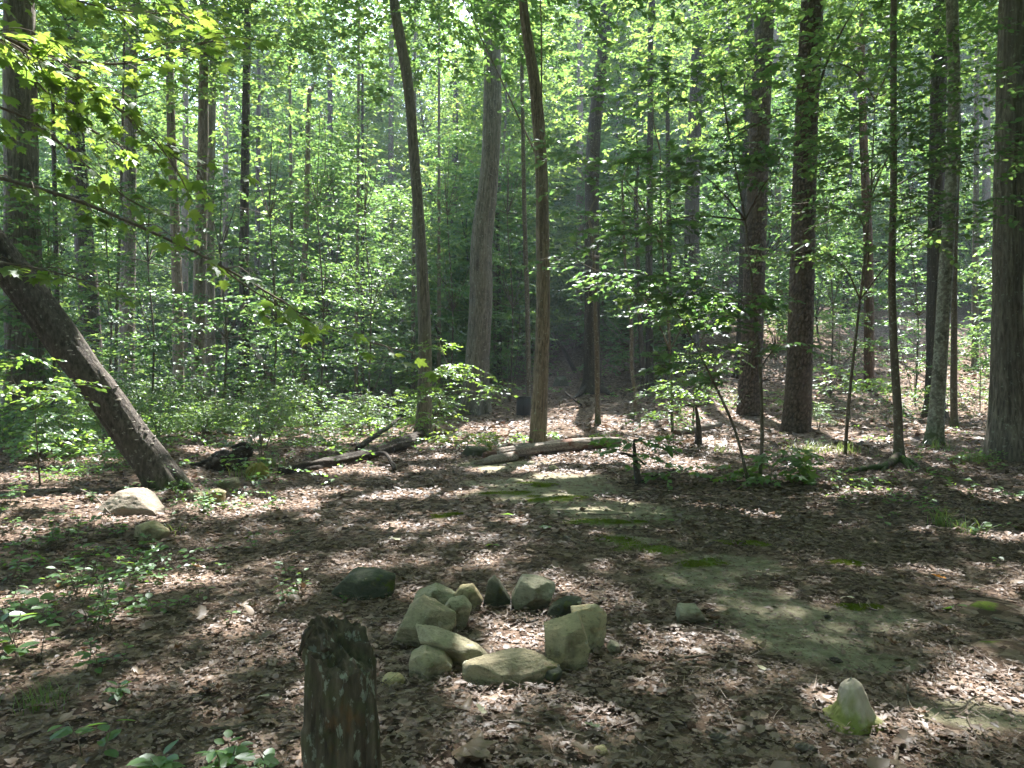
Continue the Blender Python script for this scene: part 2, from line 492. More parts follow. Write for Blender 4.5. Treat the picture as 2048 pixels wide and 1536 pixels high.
LIT = [ell(*e) for e in [
    (1015, 1285, 62, 24), (1015, 1262, 45, 14), (1105, 1165, 20, 8),
    (390, 1160, 95, 16), (230, 1172, 90, 16), (60, 1195, 85, 22), (250, 1232, 80, 14), (480, 1258, 120, 16), (600, 1262, 70, 16), (680, 1240, 35, 16), (40, 1290, 70, 26),
    (140, 1305, 40, 10), (440, 1420, 40, 8), (560, 1440, 40, 14),
    (800, 1056, 75, 13), (840, 990, 110, 10), (560, 1012, 110, 14), (430, 1022, 100, 14), (265, 990, 60, 20), (120, 1000, 130, 24), (60, 960, 110, 14), (640, 985, 90, 8),
    (700, 940, 90, 10), (330, 960, 60, 10), (780, 1092, 25, 6),
    (1180, 1018, 35, 4), (1060, 1000, 45, 4), (1120, 990, 35, 4), (1235, 1002, 30, 4), (1110, 950, 70, 8), (1010, 940, 80, 8), (1210, 915, 150, 16), (1090, 898, 90, 12), (1340, 925, 100, 14), (1390, 945, 40, 5), (1300, 895, 90, 10),
    (1430, 885, 60, 10), (1480, 905, 50, 6),
    (1420, 1188, 36, 8), (1480, 1215, 22, 6), (1610, 1258, 32, 9), (1545, 1190, 20, 5), (1600, 1116, 34, 4), (1710, 1052, 30, 4), (1850, 1062, 36, 6), (1812, 985, 22, 6), (1960, 985, 50, 8), (2010, 1000, 60, 8), (2010, 1078, 60, 9), (1960, 1070, 60, 5),
    (1900, 1180, 80, 12), (2000, 1185, 60, 14), (1880, 1215, 50, 7), (1870, 1255, 34, 8), (1945, 1130, 40, 6), (1985, 1228, 30, 10),
    (1705, 1405, 75, 42), (1620, 1385, 55, 10), (1545, 1392, 45, 9), (1520, 1450, 30, 8), (1330, 1475, 90, 22), (1260, 1445, 22, 8), (1480, 1490, 30, 14), (1400, 1530, 60, 10), (1640, 1470, 60, 10),
    (1960, 1380, 100, 34), (1900, 1470, 130, 22), (1980, 1500, 90, 22), (1860, 1520, 60, 12), (2010, 1310, 40, 12), (1760, 1500, 40, 8),
    (1650, 905, 60, 8), (1720, 880, 60, 8), (1640, 930, 30, 4), (1850, 850, 40, 5), (700, 880, 90, 6), (930, 880, 50, 5), (845, 940, 40, 4),
    (1700, 610, 60, 18), (1800, 645, 80, 12), (1840, 700, 60, 10), (1690, 690, 50, 8), (1780, 570, 60, 14), (1650, 720, 40, 6), (1880, 620, 40, 12), (1760, 740, 60, 6), (1960, 760, 50, 6), (1950, 640, 40, 10), (1720, 660, 50, 8), (1640, 800, 60, 6), (1700, 830, 50, 6), (1560, 830, 40, 6),
    (1150, 705, 60, 14), (1110, 735, 50, 8), (1130, 780, 60, 6), (1240, 770, 40, 6), (1030, 760, 40, 6), (800, 788, 70, 5), (680, 808, 70, 5), (1000, 828, 50, 4), (1190, 860, 50, 4), (720, 838, 50, 4), (620, 860, 70, 6), (500, 880, 60, 8), (400, 900, 60, 8), (1250, 700, 30, 8)]]
def foot3(px, py, d, rx, ry):
    p = P(px, py, d)
    return (p.x - S.x / S.z * p.z, p.y - S.y / S.z * p.z, rx, ry)
# openings through which the sun reaches the maple boughs and the shrubs
LIT += [foot3(120, 120, 3.7, 0.42, 0.25), foot3(330, 90, 3.9, 0.28, 0.2), foot3(230, 300, 4.2, 0.28, 0.2), foot3(520, 590, 3.9, 0.2, 0.15), foot3(60, 770, 7.6, 0.7, 0.5),
        foot3(1450, 590, 9.6, 0.35, 0.25), foot3(1400, 640, 9.7, 0.3, 0.25), foot3(260, 985, 7.7, 0.5, 0.5), foot3(1080, 895, 13, 0.9, 0.4), foot3(1190, 890, 13.5, 0.7, 0.4), foot3(1380, 780, 17.5, 0.9, 0.7), foot3(950, 290, 20, 0.5, 0.4), foot3(1420, 690, 18, 0.8, 0.6), foot3(900, 745, 16.5, 0.9, 0.6), foot3(150, 880, 11, 0.8, 0.6),
        foot3(870, 500, 22, 1.0, 0.8), foot3(640, 450, 22, 1.2, 0.9), foot3(540, 350, 20, 1.0, 0.8), foot3(300, 600, 19, 1.0, 0.8), foot3(450, 650, 19.5, 1.0, 0.6), foot3(1640, 480, 11.6, 0.35, 0.3), foot3(1040, 300, 27, 1.2, 0.8)]

LRES, LX0, LY0, LNX, LNY = 0.05, -18.0, 0.4, 880, 960
_lx = LX0 + (np.arange(LNX) + 0.5) * LRES
_ly = LY0 + (np.arange(LNY) + 0.5) * LRES
_gx, _gy = np.meshgrid(_lx, _ly)
LITMAP = emask(_gx, _gy, LIT, 0.42, 90) + 0.16 * vnoise(P3(_gx * 4.0, _gy * 4.0), 61)
del _gx, _gy

def sun_foot(p):
    """ground point that a point of the canopy shades"""
    t = p[:, 2] / S.z
    x, y = p[:, 0] - S.x * t, p[:, 1] - S.y * t
    far = y > 22
    if far.any():
        q = p[far]
        xf, yf = x[far], y[far]
        for _ in range(4):
            t = (q[:, 2] - H(xf, yf)) / S.z
            xf, yf = 0.5 * xf + 0.5 * (q[:, 0] - S.x * t), 0.5 * yf + 0.5 * (q[:, 1] - S.y * t)
        x[far], y[far] = xf, yf
    return x, y

def in_gap(p, thr=-0.02, r=None):
    """True where a leaf would cover one of the sun flecks on the ground"""
    x, y = sun_foot(p)
    i = ((x - LX0) / LRES).astype(int); j = ((y - LY0) / LRES).astype(int)
    ok = (i >= 0) & (i < LNX) & (j >= 0) & (j < LNY)
    out = np.zeros(len(p), bool)
    out[ok] = LITMAP[j[ok], i[ok]] > thr
    return out

# ------------------------------------------------------------------ ground
def axis(lo, a, b, hi, fine, n):
    g1 = a - np.geomspace(fine, a - lo, n)[::-1]
    g2 = b + np.geomspace(fine, hi - b, n)
    return np.concatenate([g1, np.arange(a, b + 1e-6, fine), g2])
gxs = axis(-230, -14, 14, 230, 0.14, 34)
gys = axis(-90, 1.0, 24, 260, 0.13, 34)
GX, GY = np.meshgrid(gxs, gys)
GZ = H(GX, GY)
bare_a = emask(GX, GY, BARE, 0.45, 7) + 0.25 * vnoise(P3(GX * 3.3, GY * 3.3), 55); moss_a = emask(GX, GY, MOSS, 0.45, 9) + 0.45 * fbm(P3(GX * 6, GY * 6), 3, 71)
GZ = GZ + 0.02 * np.clip(moss_a * 2, 0, 1)
for (mx, my, rr, hh) in [(*ell(1985, 1225, 45, 12)[:2], 0.22, 0.05), (*ell(2015, 1306, 40, 9)[:2], 0.16, 0.05)]:
    GZ = GZ + hh * np.exp(-((GX - mx) ** 2 + (GY - my) ** 2) / (rr * rr))
gv = np.stack([GX, GY, GZ], -1).reshape(-1, 3)
nx, ny = len(gxs), len(gys)
ii = (np.arange(ny - 1)[:, None] * nx + np.arange(nx - 1)[None, :]).ravel()
gq = np.stack([ii, ii + 1, ii + nx + 1, ii + nx], -1)

def ground_material():
    m, nt, out = nmat('forest_floor')
    tc = N(nt, 'ShaderNodeTexCoord')
    pos = tc.outputs['Object']
    n1 = noise_tex(nt, pos, 2.2, 5, 0.6)
    n2 = noise_tex(nt, pos, 30, 5, 0.7)
    n3 = noise_tex(nt, pos, 8, 5, 0.65)
    vor = N(nt, 'ShaderNodeTexVoronoi'); vor.inputs['Scale'].default_value = 16; L(nt, pos, vor.inputs['Vector'])
    r = ramp(nt, [(0.0, (0.05, 0.034, 0.026)), (0.45, (0.12, 0.082, 0.060)), (0.75, (0.20, 0.145, 0.11)), (1.0, (0.30, 0.23, 0.18))])
    sp = N(nt, 'ShaderNodeSeparateColor'); L(nt, vor.outputs['Color'], sp.inputs[0])
    L(nt, sp.outputs[0], r.inputs['Fac'])
    soil = ramp(nt, [(0.25, (0.14, 0.125, 0.085)), (0.5, (0.225, 0.21, 0.14)), (0.75, (0.32, 0.30, 0.215))])
    L(nt, n3, soil.inputs['Fac'])
    soilc = mixc(nt, thresh(nt, n2, 0.56, 0.66), soil.outputs['Color'], (0.07, 0.05, 0.038))
    ab = N(nt, 'ShaderNodeAttribute', attribute_name='bare')
    am = N(nt, 'ShaderNodeAttribute', attribute_name='moss')
    def edge(at, lo, hi, k):
        a = N(nt, 'ShaderNodeMath', operation='MULTIPLY_ADD'); L(nt, n3, a.inputs[0]); a.inputs[1].default_value = k
        L(nt, at.outputs['Fac'], a.inputs[2])
        return thresh(nt, a.outputs[0], lo, hi)
    c = mixc(nt, edge(ab, 0.25, 0.75, 0.8), r.outputs['Color'], soilc)
    mossr = ramp(nt, [(0.3, (0.07, 0.10, 0.018)), (0.55, (0.115, 0.16, 0.026)), (0.8, (0.18, 0.22, 0.04))])
    L(nt, n2, mossr.inputs['Fac'])
    mfac = N(nt, 'ShaderNodeMath', operation='MULTIPLY'); L(nt, edge(am, 0.3, 0.75, 0.8), mfac.inputs[0])
    L(nt, thresh(nt, n2, 0.22, 0.5), mfac.inputs[1])
    c = mixc(nt, mfac.outputs[0], c, mossr.outputs['Color'])
    p = N(nt, 'ShaderNodeBsdfPrincipled'); p.inputs['Roughness'].default_value = 0.95
    p.inputs['Specular IOR Level'].default_value = 0.15
    L(nt, c, p.inputs['Base Color'])
    b = N(nt, 'ShaderNodeBump'); b.inputs['Strength'].default_value = 0.8; b.inputs['Distance'].default_value = 0.025
    L(nt, n2, b.inputs['Height']); L(nt, b.outputs[0], p.inputs['Normal'])
    L(nt, p.outputs[0], out.inputs['Surface'])
    return m
ground = obj('ground', mesh_np('ground', gv, gq, ground_material(), True, {'bare': bare_a.ravel(), 'moss': moss_a.ravel()}))
tag(ground, 'forest floor of soil, moss and leaf mould', None, None, 'structure')

# ------------------------------------------------------------------ leaf shapes
def fan(outline, center):
    V = np.array([center] + outline, float)
    n = len(outline)
    Fc = np.array([[0, 1 + k, 1 + (k + 1) % n] for k in range(n)])
    return V, Fc
T_DIAMOND = (np.array([[0, 0, 0], [0.30, 0.46, 0.07], [0, 1, -0.04], [-0.30, 0.46, 0.07]], float), np.array([[0, 1, 2], [0, 2, 3]]))
_ov = [(0, 0, 0), (0.20, 0.16, 0.03), (0.31, 0.42, 0.05), (0.22, 0.74, 0.02), (0, 1.0, -0.07), (-0.22, 0.74, 0.02), (-0.31, 0.42, 0.05), (-0.20, 0.16, 0.03)]
T_OVAL = fan(_ov, (0, 0.45, -0.01))
_mh = [(0.10, 0.0), (0.40, 0.06), (0.29, 0.25), (0.45, 0.33), (0.60, 0.60), (0.39, 0.55), (0.20, 0.60), (0.27, 0.82), (0.11, 0.80)]
_mo = [(0, 0.06)] + _mh + [(0, 1.1)] + [(-x, y) for x, y in _mh[::-1]]
_ml = [(0, 0.06), (0.4, 0.08), (0.29, 0.28), (0.6, 0.6), (0.22, 0.58), (0, 1.1), (-0.22, 0.58), (-0.6, 0.6), (-0.29, 0.28), (-0.4, 0.08)]
T_MAPLE_LO = fan([(x, y, -0.30 * (x * x + (y - 0.4) ** 2)) for x, y in _ml], (0, 0.36, 0.02))
T_MAPLE = fan([(x, y, -0.30 * (x * x + (y - 0.4) ** 2)) for x, y in _mo], (0, 0.36, 0.02))
_bo = [(0, 0), (0.17, 0.10), (0.13, 0.22), (0.30, 0.34), (0.19, 0.45), (0.33, 0.62), (0.20, 0.72), (0.17, 0.9), (0, 1.0)]
_bo = _bo + [(-x, y) for x, y in _bo[1:-1][::-1]]
def curled(outline, cx, cy, c0=(0, 0.48)):
    return fan([(x, y, cx * x * x * 4 + cy * (y - 0.5) ** 2 * 2) for x, y in outline], (c0[0], c0[1], -0.02))
_be = [(0, 0), (0.22, 0.2), (0.30, 0.48), (0.19, 0.78), (0, 1), (-0.19, 0.78), (-0.30, 0.48), (-0.22, 0.2)]
_fr = [(-0.3, 0.1), (0.25, 0.0), (0.36, 0.5), (0.1, 0.62), (0.05, 0.95), (-0.32, 0.7)]
T_LIT = [curled(_bo, 0.5, 0.3), curled(_bo, -0.45, -0.35), curled(_be, 0.7, 0.15), curled(_be, -0.5, 0.4), curled(_fr, 0.4, -0.5), curled([(x * 0.75, y) for x, y in _be], 1.1, 0.3)]
T_LIT += [curled([(0, 0), (0.3, 0.45), (0, 1), (-0.3, 0.5)], 0.8, 0.2), curled([(0, 0.1), (0.33, 0.3), (0.1, 0.9), (-0.3, 0.6)], -0.6, 0.3), curled([(0, 0), (0.2, 0.5), (0, 1), (-0.22, 0.45)], 1.4, -0.2)]
for _t in T_LIT: _t[0][:, 2] *= 0.6
T_LITFAR = [(np.array([[0, 0, 0], [0.33, 0.5, 0.14], [0, 1, 0.05], [-0.33, 0.5, 0.14]], float), np.array([[0, 1, 2], [0, 2, 3]])),
            (np.array([[0, 0, 0.05], [0.35, 0.4, -0.08], [0.05, 1, 0.1], [-0.3, 0.55, -0.1]], float), np.array([[0, 1, 2], [0, 2, 3]]))]

def nrm(a):
    return a / (np.linalg.norm(a, axis=-1, keepdims=True) + 1e-12)

def leaves_np(T, pos, ydir, up, size):
    Y = nrm(ydir)
    X = nrm(np.cross(Y, up))
    Z = np.cross(X, Y)
    V = pos[:, None, :] + size[:, None, None] * (T[0][None, :, 0, None] * X[:, None, :] + T[0][None, :, 1, None] * Y[:, None, :] + T[0][None, :, 2, None] * Z[:, None, :])
    k = len(T[0])
    Fc = T[1][None] + (np.arange(len(pos)) * k)[:, None, None]
    return V.reshape(-1, 3), Fc.reshape(-1, 3)

def sprays(o, d, length, nleaf, size, r, jit=0.4, droop=0.25, ang=0.95):
    """leaves set left and right along twigs. o, d: (n,3); returns pos, ydir, up, size"""
    n = len(o)
    t = (np.arange(nleaf) + 0.6) / nleaf
    length = np.broadcast_to(np.asarray(length, float), (n,))
    pos = o[:, None, :] + d[:, None, :] * (length[:, None] * t[None])[..., None]
    pos[..., 2] -= droop * (length[:, None] * t[None] ** 2)
    side = np.where(np.arange(nleaf) % 2 == 0, 1.0, -1.0)
    perp = np.stack([-d[:, 1], d[:, 0], 0 * d[:, 0]], -1)
    a = ang * (1 - 0.6 * t)
    yd = d[:, None, :] * np.cos(a)[None, :, None] + perp[:, None, :] * (side * np.sin(a))[None, :, None]
    yd = yd + r.normal(0, 0.22, yd.shape)
    yd[..., 2] -= 0.18
    up = np.array([0, 0, 1.0]) + r.normal(0, jit, yd.shape)
    sz = size * r.uniform(0.65, 1.25, (n, nleaf))
    return pos.reshape(-1, 3), yd.reshape(-1, 3), up.reshape(-1, 3), sz.ravel()

def twigs_np(o, d, length, rad, droop=0.25):
    n = len(o)
    length = np.broadcast_to(np.asarray(length, float), (n,))
    out = []
    perp = np.stack([-d[:, 1], d[:, 0], 0 * d[:, 0]], -1); upv = np.array([0, 0, 1.0])
    rings = []
    for t, s in ((0, 1.0), (0.5, 0.7), (1.0, 0.25)):
        c = o + d * (length * t)[:, None]; c = c.copy(); c[:, 2] -= droop * length * t * t
        for a in (0.0, 2.094, 4.189):
            rings.append(c + rad * s * (math.cos(a) * perp + math.sin(a) * upv))
    V = np.stack(rings, 1)
    f = []
    for k in range(2):
        for j in range(3):
            a, b = k * 3 + j, k * 3 + (j + 1) % 3
            f += [[a, b, b + 3], [a, b + 3, a + 3]]
    Fc = np.array(f)[None] + (np.arange(n) * 9)[:, None, None]
    return V.reshape(-1, 3), Fc.reshape(-1, 3)

# ------------------------------------------------------------------ leaf litter
def litter_batch(n, y0, y1, s0, s1, temps, spread=1.22, tilt=0.32, bare_cut=0.82):
    """uniform over the ground in a wedge in front of the camera"""
    y = np.sqrt(rng.uniform(y0 * y0, y1 * y1, n))
    x = rng.uniform(-1, 1, n) * (0.72 * spread * y + 0.4)
    b = emask(x, y, BARE, 0.45, 7); m = emask(x, y, MOSS, 0.45, 9)
    keep = rng.uniform(0, 1, n) > np.clip(np.maximum(sstep(-0.35, 0.35, b) * bare_cut, sstep(-0.2, 0.3, m) * (bare_cut + 0.05)), 0, 0.93)
    # drifts: thicker and thinner litter
    keep &= rng.uniform(0, 1, n) < 0.72 + 0.45 * fbm(P3(x * 0.9, y * 0.9), 3, 31)
    x, y = x[keep], y[keep]
    n = len(x)
    pos = P3(x, y, H(x, y) + rng.uniform(0.002, 0.028, n))
    a = rng.uniform(0, 2 * np.pi, n)
    tl = rng.normal(0, tilt * 0.6, n)
    yd = P3(np.cos(a), np.sin(a), tl)
    up = P3(rng.normal(0, tilt, n), rng.normal(0, tilt, n), np.ones(n))
    size = rng.uniform(s0, s1, n) * rng.choice([0.45, 0.7, 0.9, 1.1, 1.5], n)
    parts = []
    which = rng.integers(0, len(temps), n)
    for k, T in enumerate(temps):
        w = which == k
        if w.any():
            parts.append(leaves_np(T, pos[w], yd[w], up[w], size[w]))
    return parts
lp = litter_batch(34000, 2.2, 6.4, 0.018, 0.050, T_LIT[:6], tilt=0.15) + litter_batch(38000, 2.2, 6.4, 0.013, 0.037, T_LIT[6:], tilt=0.16) + litter_batch(66000, 2.2, 7.5, 0.007, 0.024, T_LITFAR, tilt=0.25, bare_cut=0.55)
V_, F_, _ = merge(lp)
tag(obj('leaf_litter', mesh_np('leaf_litter', V_, F_, M['litter'], False)), 'dry brown fallen leaves carpeting the clearing in the foreground', 'leaf litter', None, 'stuff')
lp = litter_batch(105000, 6.2, 14.5, 0.032, 0.075, T_LITFAR, tilt=0.26) + litter_batch(58000, 14.0, 34.0, 0.09, 0.17, T_LITFAR)
V_, F_, _ = merge(lp)
tag(obj('leaf_litter', mesh_np('leaf_litter_far', V_, F_, M['litter'], False)), 'brown fallen leaves spread over the ground further back among the trees', 'leaf litter', None, 'stuff')
# pine needles and bits of stalk
def needles(n):
    y = np.sqrt(rng.uniform(2.2 ** 2, 7.0 ** 2, n)); x = rng.uniform(-0.35, 1.0, n) * 0.8 * y
    pos = P3(x, y, H(x, y) + rng.uniform(0.010, 0.034, n))
    a = rng.uniform(0, 2 * np.pi, n)
    T = (np.array([[-0.009, 0, 0], [0.009, 0, 0], [0.02, 0.5, 0.03], [0.0, 1, 0], [0.002, 0.5, 0.03]], float), np.array([[0, 1, 2], [0, 2, 4], [4, 2, 3]]))
    return leaves_np(T, pos, P3(np.cos(a), np.sin(a), rng.normal(0, 0.12, n)), P3(rng.normal(0, .3, n), rng.normal(0, .3, n), np.ones(n)), rng.uniform(0.05, 0.16, n))
V_, F_ = needles(9000)
tag(obj('pine_needles', mesh_np('pine_needles', V_, F_, M['litter'], False)), 'thin dry pine needles and leaf stalks strewn on the bare soil', 'pine needles', None, 'stuff')

# moss: short upright shoots standing thick on the mossy patches
def moss_shoots(n):
    e = [MOSS[k] for k in rng.integers(0, len(MOSS), n)]
    e = np.array(e)
    r = np.sqrt(rng.uniform(0, 1, n)) * 1.15; a = rng.uniform(0, 6.283, n)
    x = e[:, 0] + e[:, 2] * r * np.cos(a); y = e[:, 1] + e[:, 3] * r * np.sin(a)
    k = rng.uniform(0, 1, n) < sstep(-0.35, 0.9, emask(x, y, MOSS, 0.45, 9) + 0.55 * fbm(P3(x * 6, y * 6), 3, 71))
    x, y = x[k], y[k]; n = len(x)
    b = rng.uniform(0, 6.283, n)
    T = (np.array([[-0.35, 0, 0], [0.35, 0, 0], [0.0, 1, 0.1]], float), np.array([[0, 1, 2]]))
    return leaves_np(T, P3(x, y, H(x, y) + 0.016), P3(rng.normal(0, .8, n), rng.normal(0, .5, n), np.ones(n)), P3(np.cos(b), np.sin(b), 0), rng.uniform(0.006, 0.013, n))
V_, F_ = moss_shoots(46000)
M['moss'] = leaf_mat('moss_shoot', [(0.09, 0.125, 0.02), (0.13, 0.175, 0.03), (0.20, 0.235, 0.045)], [(0.12, 0.18, 0.02), (0.2, 0.26, 0.03), (0.3, 0.34, 0.05)], 0.3, 0.0)
tag(obj('moss', mesh_np('moss', V_, F_, M['moss'], False)), 'green moss growing in low patches along the worn path', 'moss', None, 'stuff')

# ------------------------------------------------------------------ trunks
def d_ridged(amp=0.016, nf=22, lf=1.1, seed=0):
    def f(th, s, r):
        c = np.cos(th) * nf / 6.28; d = np.sin(th) * nf / 6.28
        w = 0.35 * vnoise(P3(c * 0.5, d * 0.5, s * 2.2), seed + 1)
        n = vnoise(P3(c + w, d + w, s * lf), seed)
        n2 = vnoise(P3(c * 2.1, d * 2.1, s * lf * 3.5), seed + 2)
        rid = 1 - np.abs(n) * 2.0
        t = np.clip(0.55 + 0.5 * rid + 0.25 * n2, 0, 1)
        big = 0.05 * r * vnoise(P3(np.cos(th) * 1.3, np.sin(th) * 1.3, s * 0.7), seed + 3)
        return amp * (rid * 0.6 + 0.35 * n2) + big, np.clip(t, 0.05, 1)
    return f

def d_plates(r0, su=0.105, sv=0.17, amp=0.02, seed=0):
    k = max(4, round(2 * math.pi * r0 / su))
    def f(th, s, r):
        u = th / (2 * np.pi) * k
        w = 0.25 * vnoise(P3(np.cos(th) * 4, np.sin(th) * 4, s * 6), seed + 5)
        _, e, cid = voro(u + w, s / sv + w, seed)
        g = sstep(0.03, 0.30, e)
        fine = vnoise(P3(np.cos(th) * 9, np.sin(th) * 9, s * 16), seed + 9)
        return amp * (g * (0.55 + 0.5 * cid) - 0.5) + 0.003 * fine, np.clip(g * (0.6 + 0.45 * cid) + 0.1 * fine, 0.02, 1)
    return f

def d_smooth(amp=0.006, seed=0):
    def f(th, s, r):
        n = fbm(P3(np.cos(th) * 2.5, np.sin(th) * 2.5, s * 2.0), 3, seed)
        ringy = vnoise(P3(np.cos(th) * 1.0, np.sin(th) * 1.0, s * 14), seed + 4)
        return amp * (n + 0.35 * ringy) + 0.06 * r * vnoise(P3(np.cos(th), np.sin(th), s * 0.9), seed + 7), np.clip(0.65 + 0.5 * n, 0.1, 1)
    return f

def flare(disp, k=0.55, hgt=0.28, lobes=5, seed=0):
    ph = seed * 1.7
    def f(th, s, r):
        o, t = disp(th, s, r)
        e = np.exp(-s / hgt)
        return o + r * k * e * (0.55 + 0.55 * np.cos(lobes * th + ph + 0.8 * np.sin(2 * th + ph))), t * (1 - 0.25 * e)
    return f

CANOPY = []            # (root, trunk top point, tree index) of the trees whose crowns close over the clearing
def trunk(name, label, cat, pts, wid, mat, style='ridged', top=None, group=None, near=True, seed=0, fl=0.62, canopy=True, d_top=None, sink=0.06, nseg=None, amp=None):
    """pts: (px, py) of the stem's centre line from the base up, at one distance; wid: its width in photo pixels"""
    d = pts[0][2] if len(pts[0]) > 2 else None
    base_px = pts[0]
    if d is None:
        g = G(base_px[0], base_px[1]); d = g.y
    W = []
    for k, q in enumerate(pts):
        dd = d if d_top is None else d + (d_top - d) * k / (len(pts) - 1)
        if len(q) > 2: dd = q[2]
        W.append(P(q[0], q[1], dd))
    R = [w / 2 / F * (q[2] if len(q) > 2 else d) for w, q in zip(wid, pts)]
    W[0].z = h1(W[0].x, W[0].y)
    W0 = W[0].copy()
    low = W[0] + (W[0] - W[1]).normalized() * sink
    W = [low] + W; R = [R[0]] + R
    if top:
        k = (W[-1] - W[-2]); k = k / max(k.z, 0.2)
        k = Vector((k.x * 0.5, k.y * 0.5, 1.0))
        z0 = W[-1].z; r0 = R[-1]
        steps = max(2, int((top - z0) / 2.5))
        a0 = W[-1].copy()
        for q in range(1, steps + 1):
            t = q / steps
            W.append(a0 + k * (top - z0) * t + Vector((0.25 * math.sin(q * 1.9 + seed), 0.25 * math.cos(q * 1.3 + seed), 0)) * t)
            R.append(r0 * (1 - 0.72 * t))
    rt = root(name, W0, label, cat, group)
    r0 = R[1]
    if style == 'ridged':
        dsp = d_ridged(amp or min(0.028, r0 * 0.11), max(10, int(r0 * 110)), 1.0, seed)
    elif style == 'plates':
        dsp = d_plates(r0, seed=seed, amp=amp or 0.02)
    else:
        dsp = d_smooth(amp or min(0.007, r0 * 0.09), seed)
    if fl > 0:
        dsp = flare(dsp, fl, 0.16 + r0 * 0.6, 5 if r0 > 0.12 else 3, seed)
    Lg = sum((W[k + 1] - W[k]).length for k in range(len(W) - 1))
    step = 0.032 if style == 'plates' and r0 > 0.2 else 0.085 if near else 0.14
    ns = 84 if style == 'plates' and r0 > 0.2 else nseg or (max(10, min(60, int(2 * math.pi * r0 / (0.024 if near else 0.05)))))
    V, Fc, tone = tube_np([tuple(w) for w in W], R, max(12, int(Lg / step)), ns, dsp)
    tr = obj('trunk', mesh_np(name + '_trunk', V, Fc, mat, True, {'tone': tone}), rt)
    if canopy:
        CANOPY.append((rt, W[-1].copy(), W, R, mat))
    return rt, W, R

def branch(parent, a, b, r0, r1, mat, sag=0.15, nseg=6, name='branch', mid=None):
    a = Vector(a); b = Vector(b)
    m = mid or (a + b) / 2 + Vector((random.uniform(-.12, .12), random.uniform(-.12, .12), -sag)) * (b - a).length * 0.6
    pts = [tuple(a), tuple(m), tuple(b)]
    n = max(6, int((b - a).length / 0.25))
    V, Fc, t = tube_np(pts, [r0, (r0 + r1) * 0.52, r1], n, nseg, d_smooth(r0 * 0.15, random.randint(0, 99)))
    return obj(name, mesh_np(name, V, Fc, mat, True, {'tone': t}), parent)

LG = 'large trees standing around the clearing'
trunk('leaning_tree', 'thick dead trunk leaning left beside the pale boulder, spotted with shelf fungus', 'tree',
      [(338, 992, 9.15), (262, 868, 9.1), (140, 700, 9.0), (28, 548, 8.9), (-110, 370, 8.8), (-260, 190, 8.7), (-420, 10, 8.6)], [70, 64, 61, 62, 60, 54, 46], M['bark_lean'], 'ridged', None, LG, seed=3, fl=0.16, canopy=False, amp=0.034, sink=0.45)
LEAN = col.objects[-2] if False else bpy.data.objects['leaning_tree']
trunk('oak_tree', 'broad grey trunk at far left, half hidden by the leaning tree', 'tree', [(52, 868), (48, 700), (46, 520), (42, 300), (38, 0)], [82, 66, 62, 58, 52], M['bark_oak'], top=16, group=LG, seed=4)
trunk('oak_tree', 'ridged dark trunk just right of the broad far-left trunk', 'tree', [(187, 770, 24), (180, 640, 24), (165, 450, 24), (150, 250, 24), (140, 0, 24)], [38, 36, 33, 30, 26], M['bark_dark'], top=17, group=LG, seed=5)
trunk('oak_tree', 'straight grey trunk right of the leaning tree top', 'tree', [(252, 775, 26), (255, 600, 26), (258, 420, 26), (260, 200, 26), (268, 0, 26)], [30, 27, 25, 23, 20], M['bark_oak'], top=17, group=LG, seed=6)
trunk('young_tree', 'slim pale brown trunk with one sunlit side, left of the twin trunks', 'tree', [(357, 790, 25), (355, 620, 25), (350, 450, 25), (342, 250, 25), (338, 0, 25)], [22, 19, 17, 15, 12], M['bark_brown'], top=14, group=LG, seed=7)
trunk('twin_trunk_tree', 'thicker of the two close trunks left of centre', 'tree', [(396, 830, 23), (396, 700, 23), (400, 520, 23), (405, 330, 23), (408, 0, 23)], [27, 24, 22, 19, 15], M['bark_brown'], top=15, group=LG, seed=8)
trunk('twin_trunk_tree', 'thinner grey-brown trunk behind the thicker of two close trunks', 'tree', [(421, 826, 25.5), (421, 650, 25.5), (420, 450, 25.5), (424, 220, 25.5), (428, 0, 25.5)], [19, 17, 15, 14, 11], M['bark_oak'], top=15, group=LG, seed=9)
trunk('crooked_tree', 'dark trunk bending right above its base, left of the slanting dead stem', 'tree', [(468, 838, 23), (482, 760, 23), (490, 660, 23), (488, 520, 23), (490, 330, 23), (495, 0, 23)], [24, 22, 20, 18, 15, 12], M['bark_dark'], top=13, group=LG, seed=10)
trunk('young_tree', 'slender sunlit stem beside the short dark stump left of centre', 'tree', [(616, 812, 27), (608, 720, 27), (606, 600, 27), (612, 450, 27), (618, 200, 27)], [17, 14, 12, 10, 8], M['bark_brown'], top=12, seed=11)
trunk('maple_tree', 'slim grey trunk curving left at the top, left of the massive centre trunk', 'tree', [(845, 872), (850, 760), (849, 640), (842, 500), (830, 340), (815, 160), (788, 0)], [31, 27, 25, 23, 21, 21, 19], M['bark_oak'], 'smooth', top=15, group=LG, seed=12, amp=0.007)
trunk('oak_tree', 'massive dark grey trunk at the centre behind the slim trunks', 'tree', [(948, 828, 25), (955, 720, 25), (962, 600, 25), (964, 480, 25), (980, 330, 25), (985, 180, 25), (984, 0, 25)], [58, 47, 44, 42, 36, 33, 28], M['bark_oak'], top=19, group=LG, seed=13, fl=0.35)
trunk('young_oak_tree', 'slim ridged brown trunk standing behind the fallen log', 'tree', [(1075, 888), (1082, 740), (1086, 600), (1085, 460), (1082, 330), (1072, 190), (1056, 80), (1046, 0)], [33, 29, 27, 25, 23, 21, 18, 16], M['bark_brown'], top=14, group=LG, seed=14, fl=0.35)
